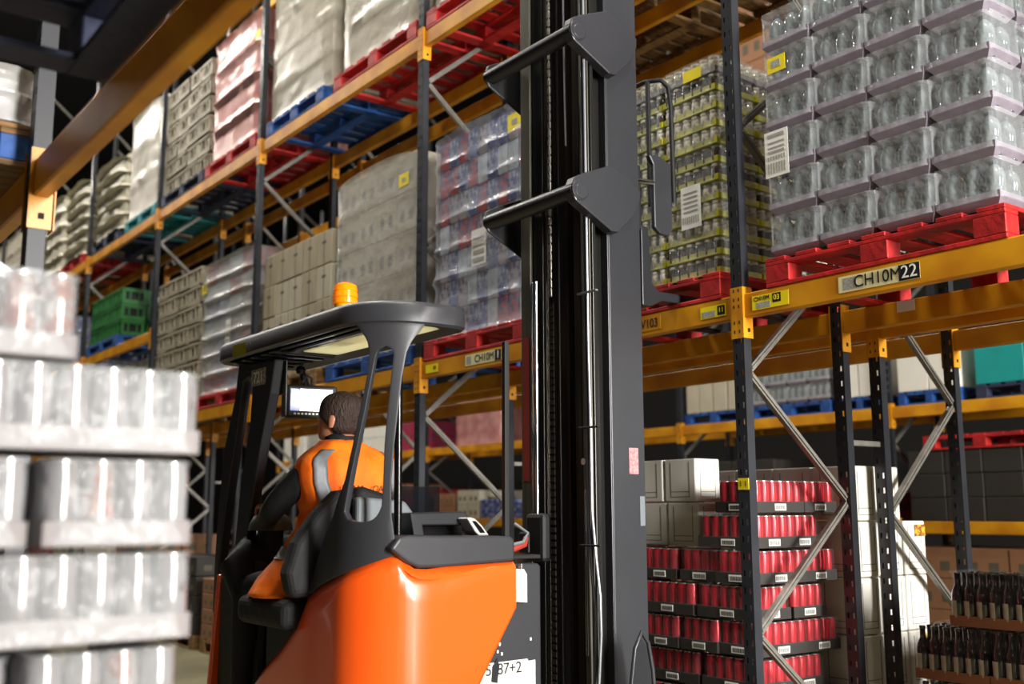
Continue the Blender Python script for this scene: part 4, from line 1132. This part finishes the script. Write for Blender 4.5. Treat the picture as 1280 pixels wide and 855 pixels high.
# battery box with white label
BB = part('battery_cover', MB().prism([(2.28, .3), (2.76, .3), (2.76, 1.178), (2.745, 1.19), (2.5, 1.19), (2.3, 1.0)], 'Y', 3.50, 4.9), M['charcoal'], TR, bevel=.008)
part('white_panel', MB().prism([(2.42, .62), (2.725, .62), (2.725, .808), (2.69, .806), (2.685, .815), (2.42, .812)], 'Y', 3.496, 3.4995), M['white_label'], TR, label='white label panel with a fleet number')
for ch, x in (('5', 2.492), ('8', 2.548), ('7', 2.578), ('+', 2.609), ('2', 2.640)):
    put('lettering', text_mesh(ch, .062, M['charcoal_d']), TR, Vector((x, 3.494, .785)) - TR.location, FY)
part('paint_chip', MB().prism([(2.505, .742), (2.535, .735), (2.545, .80), (2.535, .83), (2.51, .80)], 'Y', 3.4945, 3.4962), M['charcoal_d'], TR)
for (x, z) in ((2.545, .875), (2.535, .848), (2.70, .885), (2.555, .838)):
    part('paint_chip', MB().box(x, x + .008, 3.4975, 3.4995, z, z + .012), M['white_label'], TR)
TG = thing('hanging_tag', 'white inspection tag hanging off the corner of the orange body', 'tag', (2.645, 3.475, 1.04))
part('tag', MB().prism([(2.605, 1.045), (2.668, 1.038), (2.668, 1.148), (2.652, 1.17), (2.615, 1.172), (2.605, 1.155)], 'Y', 3.474, 3.4765), M['white_label'], TG)
part('tie', MB().tube([(2.632, 3.474, 1.16), (2.635, 3.466, 1.178), (2.642, 3.476, 1.19), (2.636, 3.486, 1.175)], .0025, 6), M['silver'], TG, True)
part('cover_lip', MB().box(2.612, 2.80, 3.55, 3.62, 1.205, 1.222), M['black'], TR, bevel=.004)
part('red_lever', MB().tube([(2.63, 3.56, 1.235), (2.68, 3.56, 1.25), (2.73, 3.57, 1.262), (2.76, 3.6, 1.29)], .011), M['dull_red'], TR, True)
part('grab_handle', MB().tube([(2.615, 3.54, 1.26), (2.70, 3.54, 1.275), (2.74, 3.56, 1.31), (2.70, 3.6, 1.35)], .007), M['lightgrey'], TR, True)
part('guard_post', MB().box(2.615, 2.64, 3.55, 3.575, 1.2, 2.11), M['black'], TR, bevel=.004)
# support legs and wheels, below the frame
for y in (3.62, 4.78):
    part('support_leg', MB().box(2.8, 4.05, y - .07, y + .07, .10, .33), M['charcoal_d'], TR, bevel=.02)
    part('wheel', MB().cyl((3.9, y - .055, .15), (3.9, y + .055, .15), .15, 24), M['black'], TR, bevel=.01)
part('drive_wheel', MB().cyl((2.3, 3.75, .17), (2.3, 3.85, .17), .17, 24), M['black'], TR, bevel=.01)
part('drive_wheel', MB().cyl((2.3, 4.65, .17), (2.3, 4.75, .17), .17, 24), M['black'], TR, bevel=.01)

# mast (x 3.2-3.62, y 3.72-4.42)
ZM = 6.2
def vbar(name, x0, x1, y0, y1, m, z0=.2, z1=ZM, bevel=.003, **k): return part(name, MB().box(x0, x1, y0, y1, z0, z1), M[m], TR, bevel=bevel, **k)
# near column: outer plate + C channel
vbar('outer_plate', 3.395, 3.605, 3.752, 3.762, 'mastgrey', label='grey outer mast plate')
vbar('outer_web', 3.385, 3.397, 3.752, 3.80, 'mastgrey')
vbar('outer_web', 3.593, 3.605, 3.762, 3.81, 'mastgrey')
vbar('mast_channel', 3.28, 3.30, 3.742, 3.80, 'mastdark', .2, ZM)
vbar('mast_channel', 3.30, 3.39, 3.80, 3.812, 'mastdark')
vbar('mast_rail', 3.255, 3.275, 3.772, 3.80, 'railgrey')
vbar('mast_rail', 3.255, 3.262, 3.735, 3.755, 'railgrey')
vbar('inner_channel', 3.30, 3.56, 3.84, 3.855, 'mastdark')
vbar('inner_channel', 3.29, 3.305, 3.845, 3.895, 'greasy')
vbar('inner_channel', 3.33, 3.345, 3.905, 3.93, 'mastdark')
# far column
vbar('outer_plate', 3.25, 3.56, 4.245, 4.255, 'mastgrey')
vbar('outer_web', 3.235, 3.25, 4.172, 4.25, 'railgrey', label='worn steel edge of the far column')
vbar('mast_channel', 3.252, 3.27, 4.09, 4.17, 'mastdark')
vbar('mast_channel', 3.27, 3.50, 4.13, 4.145, 'mastdark')
vbar('mast_rail', 3.256, 3.262, 4.055, 4.075, 'greasy')
vbar('inner_channel', 3.27, 3.285, 4.03, 4.06, 'mastdark')
vbar('inner_channel', 3.31, 3.36, 3.962, 3.978, 'greasy')
vbar('inner_channel', 3.27, 3.28, 3.985, 3.998, 'mastdark')
vbar('inner_channel', 3.40, 3.415, 3.94, 3.955, 'greasy')
part('red_strip', MB().box(3.2335, 3.2349, 4.185, 4.235, 1.55, 2.27), M['dull_red'], TR)  # red strip along the far column edge
for z in (3.0, 3.8):
    part('gusset_spacer', MB().box(3.36, 3.50, 4.25, 4.41, z - .06, z + .0), M['mastgrey'], TR, bevel=.004)
# cylinders, chain, hoses
part('lift_cylinder', MB().cyl((3.225, 4.115, 1.36), (3.225, 4.115, 2.54), .012, 16), M['chrome'], TR, True, label='chrome cylinder rod')
part('lift_cylinder', MB().cyl((3.225, 4.143, 1.36), (3.225, 4.143, 2.54), .008, 16), M['chrome'], TR, True)
part('cylinder_foot', MB().box(3.19, 3.25, 4.03, 4.17, 1.16, 1.39), M['black'], TR, bevel=.02)
part('cylinder_foot', MB().box(3.18, 3.23, 4.13, 4.21, 1.20, 1.30), M['black'], TR, bevel=.008)
ch = MB()
z = 2.45
while z < 6.0:
    ch.box(3.236, 3.243, 4.004, 4.022, z, z + .034); ch.box(3.238, 3.241, 4.008, 4.018, z + .034, z + .046)
    z += .046
part('lift_chain', ch, M['chain'], TR, bevel=.002, label='pale greased lift chain')
ch = MB(); z = .35
while z < 2.4:
    ch.box(3.238, 3.245, 3.995, 4.03, z, z + .022); z += .034
part('rack_strip', ch, M['greasy'], TR)
part('hose', MB().tube([(3.245, 3.762, 6.0), (3.247, 3.764, 3.6), (3.245, 3.762, 2.2), (3.247, 3.757, 1.7), (3.25, 3.762, 1.35), (3.25, 3.742, 1.1), (3.25, 3.722, .95), (3.25, 3.728, .75), (3.25, 3.75, .5)], .0075, 8), M['hose'], TR, True)
part('hose', MB().tube([(3.245, 3.745, 6.0), (3.247, 3.747, 3.6), (3.245, 3.742, 2.2), (3.247, 3.735, 1.7), (3.25, 3.738, 1.4), (3.25, 3.716, 1.2), (3.25, 3.690, 1.02), (3.25, 3.688, .85), (3.25, 3.72, .5)], .0065, 8), M['hosegrey'], TR, True)
part('hose_rod', MB().cyl((3.262, 3.79, .75), (3.262, 3.79, 1.5), .011, 12), M['chrome'], TR, True)
part('hose', MB().tube([(3.25, 3.905, 6.0), (3.25, 3.905, 3.9), (3.25, 3.90, 3.35), (3.25, 3.897, 3.2)], .005, 8), M['hosegrey'], TR, True)
for z in (2.42, 1.78, 1.24):
    part('hose_clip', MB().box(3.225, 3.24, 3.66, 3.80, z, z + .01), M['lightgrey'] if z > 2 else M['black'], TR, bevel=.003)
part('round_warning_sticker', MB().cyl((3.2535, 3.80, 1.63), (3.2545, 3.80, 1.63), .016, 16), M['white_label'], TR)
part('pink_sticker', MB().box(3.50, 3.56, 3.7495, 3.7515, 1.575, 1.70), M['pinksticker'], TR, label='pink and white sticker')
part('white_sticker', MB().box(3.565, 3.597, 3.7495, 3.7515, 1.33, 1.47), M['lightgrey'], TR)
# cross ties with gussets
for (zc, zt) in ((2.955, 'lower'), (3.76, 'upper')):
    part('cross_tie', MB().cyl((3.155, 3.70, zc - .05), (3.155, 4.42, zc - .05), .042, 24), M['charcoal_d'], TR, True, label=zt + ' round cross tie')
    k = zc - 2.955
    poly = [(3.118, 2.93 + k), (3.132, 2.965 + k), (3.20, 3.0 + k), (3.36, 3.066 + k), (3.47, 3.035 + k), (3.56, 2.967 + k), (3.555, 2.92 + k), (3.515, 2.836 + k), (3.41, 2.737 + k), (3.365, 2.735 + k), (3.14, 2.85 + k), (3.118, 2.885 + k)]
    for (ya, yb) in ((3.692, 3.75), (4.40, 4.415)):
        g = part('gusset', MB().prism(poly, 'Y', ya, yb), M['mastgrey'], TR, bevel=.006, label=('near' if ya < 4 else 'far') + ' gusset plate of the ' + zt + ' tie')
        part('weld_ring', MB().cyl((3.165, ya - .004, zc - .05), (3.165, ya + .004, zc - .05), .050, 24, r2=.050), M['mastgrey'], g, True, bevel=.003)
        part('weld_ring', MB().cyl((3.172, ya - .007, zc - .055), (3.172, ya + .001, zc - .055), .038, 24), M['mastgrey'], g, True, bevel=.003)
part('top_plate', MB().box(3.28, 3.60, 3.75, 4.26, 5.2, 5.3), M['mastgrey'], TR, bevel=.01)
part('side_loop', MB().tube([(3.30, 3.56, .45), (3.31, 3.56, .66), (3.335, 3.56, .80), (3.375, 3.56, .865), (3.415, 3.56, .82), (3.44, 3.56, .70), (3.46, 3.56, .45)], .010, 10), M['mastgrey'], TR, True)
part('side_loop_plate', MB().prism([(3.31, .45), (3.32, .66), (3.345, .79), (3.375, .845), (3.405, .80), (3.43, .69), (3.44, .45)], 'Y', 3.56, 3.57), M['charcoal_d'], TR)
# fork carriage and load guard
CG = part('fork_carriage', MB().prism([(3.80, 2.86), (3.80, 3.20), (3.77, 3.245), (3.83, 3.26), (3.93, 3.22), (3.93, 2.86), (3.90, 2.825), (3.84, 2.83)], 'Y', 3.84, 3.87), M['mastgrey'], TR, bevel=.006)
part('carriage_bolt', MB().cyl((3.935, 3.833, 3.0), (3.935, 3.845, 3.0), .013, 12), M['chrome'], CG, True)
part('carriage_bar', MB().box(3.66, 3.72, 3.85, 4.42, 2.83, 3.18), M['black'], TR, bevel=.01)
part('carriage_arm', MB().cyl((3.60, 3.85, 3.08), (3.80, 3.85, 3.10), .016, 14), M['chrome'], TR, True)
part('load_guard', MB().tube([(3.95, 3.845, 3.0), (3.945, 3.845, 3.55), (3.935, 3.85, 3.66), (3.90, 3.87, 3.70), (3.86, 3.95, 3.705), (3.86, 4.35, 3.705), (3.86, 4.42, 3.66), (3.86, 4.42, 3.0)], .013, 10), M['black'], TR, True)
for y in (3.93, 4.15, 4.3):
    part('load_guard', MB().box(3.85, 3.868, y - .012, y + .012, 3.0, 3.70), M['black'], TR, bevel=.004)
for y in (3.86, 4.40):
    part('fork', MB().prism([(3.72, 2.44), (3.72, 2.86), (3.77, 2.86), (3.79, 2.56), (3.84, 2.525), (3.95, 2.525), (4.9, 2.505), (4.9, 2.49), (3.86, 2.477), (3.78, 2.44)], 'Y', y, y + .08), M['charcoal_d'], TR, bevel=.005, label='steel fork entering the red pallet')
for nm, z0, z1, w in (('middle', .35, 6.0, .0),):
    pass

# ------------------------------------------------------------------ driver
DR = thing('person', 'person in orange hi-vis vest and black jacket seated in the truck, seen from behind', 'person', (2.12, 4.25, 0))
def skin_body(name, verts, edges, radii, m, parent, sub=2, label=None):
    me = bpy.data.meshes.new(name); L = wloc(parent)
    me.from_pydata([tuple(Vector(v) - L) for v in verts], edges, [])
    o = put(name, me, parent, label=label)
    sk = o.modifiers.new('Skin', 'SKIN'); sk.use_smooth_shade = True
    for i, r in enumerate(radii):
        me.skin_vertices[0].data[i].radius = r if isinstance(r, tuple) else (r, r)
    me.skin_vertices[0].data[0].use_root = True
    ss_ = o.modifiers.new('Sub', 'SUBSURF'); ss_.levels = sub; ss_.render_levels = sub
    me.materials.append(m)
    return o
V = [(2.12, 4.20, 1.12), (2.13, 4.20, 1.25), (2.18, 4.22, 1.40), (2.22, 4.24, 1.55), (2.22, 4.25, 1.63), (2.215, 4.265, 1.70), (2.21, 4.27, 1.76),
     (2.07, 4.25, 1.58), (1.96, 4.36, 1.42), (2.00, 4.52, 1.36), (2.06, 4.66, 1.40),
     (2.43, 4.25, 1.58), (2.50, 4.36, 1.42), (2.44, 4.54, 1.34), (2.40, 4.66, 1.37),
     (2.03, 4.28, 1.09), (1.98, 4.66, 1.06), (2.0, 4.72, .68), (2.0, 4.74, .42), (2.0, 4.88, .39),
     (2.22, 4.28, 1.09), (2.28, 4.66, 1.06), (2.28, 4.72, .68), (2.28, 4.74, .42), (2.28, 4.88, .39)]
E_ = [(0, 1), (1, 2), (2, 3), (3, 4), (4, 5), (5, 6), (3, 7), (7, 8), (8, 9), (9, 10), (3, 11), (11, 12), (12, 13), (13, 14), (0, 15), (15, 16), (16, 17), (17, 18), (18, 19), (0, 20), (20, 21), (21, 22), (22, 23), (23, 24)]
Rr = [(.11, .10), (.09, .09), (.09, .09), (.09, .085), (.06, .06), (.055, .06), (.055, .06),
      .075, .058, .046, .034, .075, .058, .046, .034,
      .09, .075, .058, .045, .045, .09, .075, .058, .045, .045]
skin_body('body', V, E_, Rr, M['jacket'], DR, 2, 'seated body in black jacket and dark trousers')
# head (one lofted surface with brow, nose, chin), turned slightly left
def loft(rings, seg=28, close=True):
    b = MB()
    for (c, rx, ry, f) in rings:
        for i in range(seg):
            a = 2 * pi * i / seg
            k = f(a) if f else 1.
            b.v.append((c[0] + rx * cos(a) * k, c[1] + ry * sin(a) * k, c[2]))
    for k in range(len(rings) - 1):
        for i in range(seg):
            j = (i + 1) % seg
            b.face((k * seg + i, k * seg + j, (k + 1) * seg + j, (k + 1) * seg + i))
    b.face([seg - 1 - i for i in range(seg)]); n = (len(rings) - 1) * seg; b.face([n + i for i in range(seg)])
    return b
HC = Vector((2.232, 4.275, 0)); turn = radians(28)
def headpt(mb):
    R = Matrix.Rotation(turn, 3, 'Z'); o = MB(); o.f = mb.f; o.m = mb.m
    o.v = [tuple(R @ Vector((p[0], p[1], 0)) + Vector((HC.x, HC.y, p[2]))) for p in mb.v]; return o
def nose(d, w=.18): return lambda a: 1 + d * math.exp(-((a - pi / 2) / w) ** 2)
hr = [((0, .0, 1.655), .058, .060, None), ((0, .0, 1.70), .056, .060, None), ((0, .012, 1.715), .058, .072, None), ((0, .022, 1.728), .056, .082, nose(.06, .5)), ((0, .018, 1.748), .066, .090, nose(.04, .4)), ((0, .014, 1.765), .070, .092, nose(.08, .2)), ((0, .012, 1.783), .073, .094, nose(.14)), ((0, .008, 1.80), .075, .095, nose(.15)),
      ((0, .005, 1.822), .077, .095, nose(.03)), ((0, .0, 1.845), .078, .097, nose(.03, .5)), ((0, -.002, 1.87), .076, .096, None), ((0, -.004, 1.895), .068, .086, None), ((0, -.004, 1.915), .052, .066, None), ((0, -.004, 1.927), .028, .036, None)]
HD = part('head', headpt(loft(hr)), M['skin'], DR, True, label='head turned slightly left')
for s in (-1, 1):
    e = MB(); e.lathe([(.0, -.030), (.012, -.026), (.017, -.008), (.019, .012), (.014, .026), (0, .031)], (0, 0, 0), 12)
    e.v = [(p[0] * .45 + s * .080, p[1] * .95 - .006 + p[2] * -.15, p[2] + 1.795) for p in e.v]
    part('ear', headpt(e), M['skin'], HD, True)
    e = MB(); e.lathe([(0, -.008), (.008, 0), (0, .008)], (s * .03, .098, 1.815), 10)
    part('eye', headpt(e), M['white_label'], HD, True)
part('mouth', headpt(MB().tube([(-.022, .097, 1.757), (0, .106, 1.758), (.022, .097, 1.757)], .004, 6)), mat('lips', '#8c4a40', .5), HD, True)
hb = MB()
seg = 28
def hairlow(a):     # lower edge: nape at the back, above the ear at the sides, forehead at the front
    f = sin(a)      # 1 front, -1 back
    return 1.742 + .085 * max(0, f + .25) ** .8 if f > -.25 else 1.742
lv = 9
for k in range(lv):
    for i in range(seg):
        a = 2 * pi * i / seg
        z0 = hairlow(a); z = z0 + (1.934 - z0) * (k / (lv - 1)) ** .9
        prof = [(1.70, .061, .066, 0.0), (1.745, .070, .086, .004), (1.78, .078, .098, .006), (1.82, .083, .103, .002), (1.86, .084, .104, -.002), (1.89, .078, .097, -.004), (1.91, .064, .080, -.004), (1.925, .044, .056, -.004), (1.936, .008, .012, -.004)]
        for (p, q) in zip(prof, prof[1:]):
            if z <= q[0] or q is prof[-1]:
                t = max(0, min(1, (z - p[0]) / (q[0] - p[0]))); rx = p[1] + (q[1] - p[1]) * t; ry = p[2] + (q[2] - p[2]) * t; yo = p[3] + (q[3] - p[3]) * t; break
        hb.v.append((rx * cos(a), yo + ry * sin(a) * (1 if sin(a) < 0 else .98), z))
for k in range(lv - 1):
    for i in range(seg):
        j = (i + 1) % seg
        hb.face((k * seg + i, k * seg + j, (k + 1) * seg + j, (k + 1) * seg + i))
hb.face([(lv - 1) * seg + i for i in range(seg)])
part('hair', headpt(hb), M['hair'], HD, True, solid=-.003, label='short brown hair')
part('collar', MB().lathe([(.082, 1.66), (.080, 1.70), (.074, 1.732), (.068, 1.728), (.07, 1.68)], (2.232, 4.262, 0), 24), M['jacket'], DR, True, label='black jacket collar')
# vest
def VR(z):
    tab = [(1.05, (2.01, 4.27, .17, .17)), (1.12, (2.03, 4.26, .155, .165)), (1.22, (2.11, 4.25, .15, .15)), (1.32, (2.19, 4.245, .155, .145)), (1.40, (2.235, 4.24, .175, .145)), (1.47, (2.25, 4.24, .215, .145)), (1.53, (2.255, 4.24, .24, .14)), (1.59, (2.255, 4.24, .245, .132)), (1.63, (2.25, 4.245, .225, .12)), (1.665, (2.24, 4.25, .17, .10)), (1.695, (2.23, 4.26, .105, .085)), (1.715, (2.225, 4.265, .075, .075))]
    for (a, p), (c, q) in zip(tab, tab[1:]):
        if z <= c:
            t = (z - a) / (c - a); return [p[i] + (q[i] - p[i]) * t for i in range(4)]
    return list(tab[-1][1])
def vsurf(a, z, offm=0.):
    cx, cy, rx, ry = VR(z)
    w = .008 * sin(a * 5 + z * 9) * max(0, min(1, (1.5 - z) * 4)) + .010 * noise.noise(Vector((cos(a) * 3, sin(a) * 3, z * 7)))
    p = 2.5; ca, sa = cos(a), sin(a)
    k_ = (abs(ca) ** p + abs(sa) ** p) ** (-1 / p)
    return (cx + (rx + w + offm) * ca * k_, cy + (ry + w + offm) * sa * k_, z)
def vest_patch(a0, a1, z0, z1, na, nz, offm=0.):
    b = MB()
    for k in range(nz + 1):
        for i in range(na + 1): b.v.append(vsurf(a0 + (a1 - a0) * i / na, z0 + (z1 - z0) * k / nz, offm))
    for k in range(nz):
        for i in range(na):
            n = k * (na + 1) + i
            b.face((n, n + 1, n + na + 2, n + na + 1))
    return b
VS = part('hi_vis_vest', vest_patch(0, 2 * pi, 1.05, 1.712, 64, 36), M['hivis'], DR, True, solid=-.004, label='orange hi-vis vest')
part('reflective_band', vest_patch(0, 2 * pi, 1.205, 1.258, 64, 3, .0115), M['reflective'], VS, True)
def vtape(xa, xb, sgn):
    b = MB(); nz = 30; nu = 4
    for k in range(nz + 1):
        z = 1.36 + (1.668 - 1.36) * k / nz
        cx, _, rxx, _ = VR(z)
        for i in range(nu + 1):
            x = xa + (xb - xa) * i / nu
            xx = max(x + (cx - 2.255) * .5, cx - rxx * .9 + (x - xa))
            lo, hi = 0., pi
            for _ in range(24):
                m = (lo + hi) / 2
                if vsurf(sgn * m, z, .0115)[0] > xx: lo = m
                else: hi = m
            b.v.append(vsurf(sgn * lo, z, .0115))
    for k in range(nz):
        for i in range(nu):
            n = k * (nu + 1) + i; b.face((n, n + 1, n + nu + 2, n + nu + 1))
    return b
for xa, xb in ((2.04, 2.096), (2.39, 2.445)):
    for s in (-1, 1): part('reflective_tape', vtape(xa, xb, s), M['reflective'], VS, True, solid=.001)
for ch, x in (('TEAM', 2.20), ('CARE', 2.345)):
    put('lettering', text_mesh(ch, .040, mat('vest_print', '#4a1d08', .8)), VS, Vector((x - .01, 4.24 - .170, 1.497)) - wloc(VS), FY)
# hands with five fingers
def hand(center, fwd, side, up, m, parent, s=1):
    c = Vector(center); f = Vector(fwd).normalized(); sd = Vector(side).normalized(); u = Vector(up).normalized()
    V = [c - f * .05, c - f * .01, c + f * .035]; E2 = [(0, 1), (1, 2)]; R = [(.024, .02), (.036, .016), (.038, .014)]
    for k, (o, ln) in enumerate(((-.030, .058), (-.010, .068), (.011, .064), (.031, .05))):
        n = len(V)
        V += [c + f * .045 + sd * o, c + f * (.045 + ln * .45) + sd * o * 1.08 - u * .010, c + f * (.045 + ln * .72) + sd * o * 1.08 - u * .034, c + f * (.045 + ln * .68) + sd * o * 1.08 - u * .052]
        E2 += [(2, n), (n, n + 1), (n + 1, n + 2), (n + 2, n + 3)]; R += [.010, .009, .0085, .0075]
    n = len(V)
    V += [c - f * .005 - sd * .036 * s, c + f * .02 - sd * .058 * s - u * .012, c + f * .045 - sd * .060 * s - u * .028]
    E2 += [(1, n), (n, n + 1), (n + 1, n + 2)]; R += [.014, .011, .009]
    return skin_body('hand', [tuple(v) for v in V], E2, R, m, parent, 2)
hand((2.09, 4.73, 1.425), (.25, 1, .05), (1, -.2, 0), (0, 0, 1), M['skin'], DR, -1)
hand((2.385, 4.73, 1.385), (-.1, 1, .05), (1, 0, 0), (0, 0, 1), M['skin'], DR, 1)
part('control_console', MB().box(2.30, 2.50, 4.66, 4.86, 1.30, 1.335), M['black'], TR, bevel=.01)
part('control_lever', MB().cyl((2.39, 4.80, 1.33), (2.39, 4.80, 1.40), .02, 14), M['black'], TR, True, bevel=.004)

# ------------------------------------------------------------------ lights
def area(name, loc, aim, sx, sy, power, col=(1, .95, .86)):
    l = bpy.data.lights.new(name, 'AREA'); l.shape = 'RECTANGLE'; l.size = sx; l.size_y = sy; l.energy = power; l.color = col
    o = bpy.data.objects.new(name, l); COL.objects.link(o); o.location = loc
    o.rotation_euler = (Vector(aim) - Vector(loc)).to_track_quat('-Z', 'Y').to_euler(); return o
lamp_shell = MB().box(-.12, .12, -.7, .7, .0, .09); lamp_shell_m = bev(lamp_shell.mesh('housing', M['charcoal_d']), .01)
lamp_diff = MB().box(-.10, .10, -.68, .68, -.006, .0).mesh('diffuser', mat('lamp_diffuser', '#ffffff', .5, emit='#fff4e2', estr=6))
for i, y in enumerate((-1.5, 3.0, 7.5, 12, 16.5, 21, 26)):
    for j, x in enumerate((2.35, 7.8)):
        t = thing('aisle_light', 'long high-bay lamp over the %s aisle, %s along' % (('truck', 'far')[j], ordw[i]), 'ceiling light', (x, y, 9.3), 0, None)
        put('housing', lamp_shell_m, t); put('diffuser', lamp_diff, t)
        put('hanger', MB().cyl((0, 0, .09), (0, 0, 1.7), .008, 8).mesh('hanger', M['black']), t)
        area('aisle_lamp', (x, y, 9.27), (x, y, 0), .3, 1.4, (300 if j == 0 else 80))
# added off-view area lights: two strong from behind, one weak fill near the camera
area('added_key_light', (3.1, -6.5, 3.0), (2.7, 4.0, 2.0), 1.3, 4.2, 2300, (1, .97, .93))  # off-view key added for the near-side faces; no door stands there
area('added_carton_light', (7.2, -5.5, 3.6), (5.6, 3.5, 1.6), 1.6, 3.0, 2000, (1, .97, .93))  # added off view to brighten the white wine cartons
area('soft_light', (-.6, -1.2, 3.0), (3.8, 5.0, 2.3), .9, .9, 10, (1, .97, .93))  # weak added fill behind the camera
w = bpy.data.worlds.new('world'); SC.world = w; w.use_nodes = True
w.node_tree.nodes['Background'].inputs['Color'].default_value = (.55, .6, .75, 1)
w.node_tree.nodes['Background'].inputs['Strength'].default_value = .03
SC.view_settings.view_transform = 'Standard'; SC.view_settings.look = 'None'; SC.view_settings.exposure = 0; SC.view_settings.gamma = 1
SC.view_settings.use_curve_mapping = False
SC.cycles.max_bounces = 6; SC.cycles.diffuse_bounces = 3; SC.cycles.glossy_bounces = 3; SC.cycles.transparent_max_bounces = 14; SC.cycles.transmission_bounces = 2
SC.cycles.caustics_reflective = False; SC.cycles.caustics_refractive = False
SC.cycles.sample_clamp_indirect = 4
SC.cycles.use_denoising = True
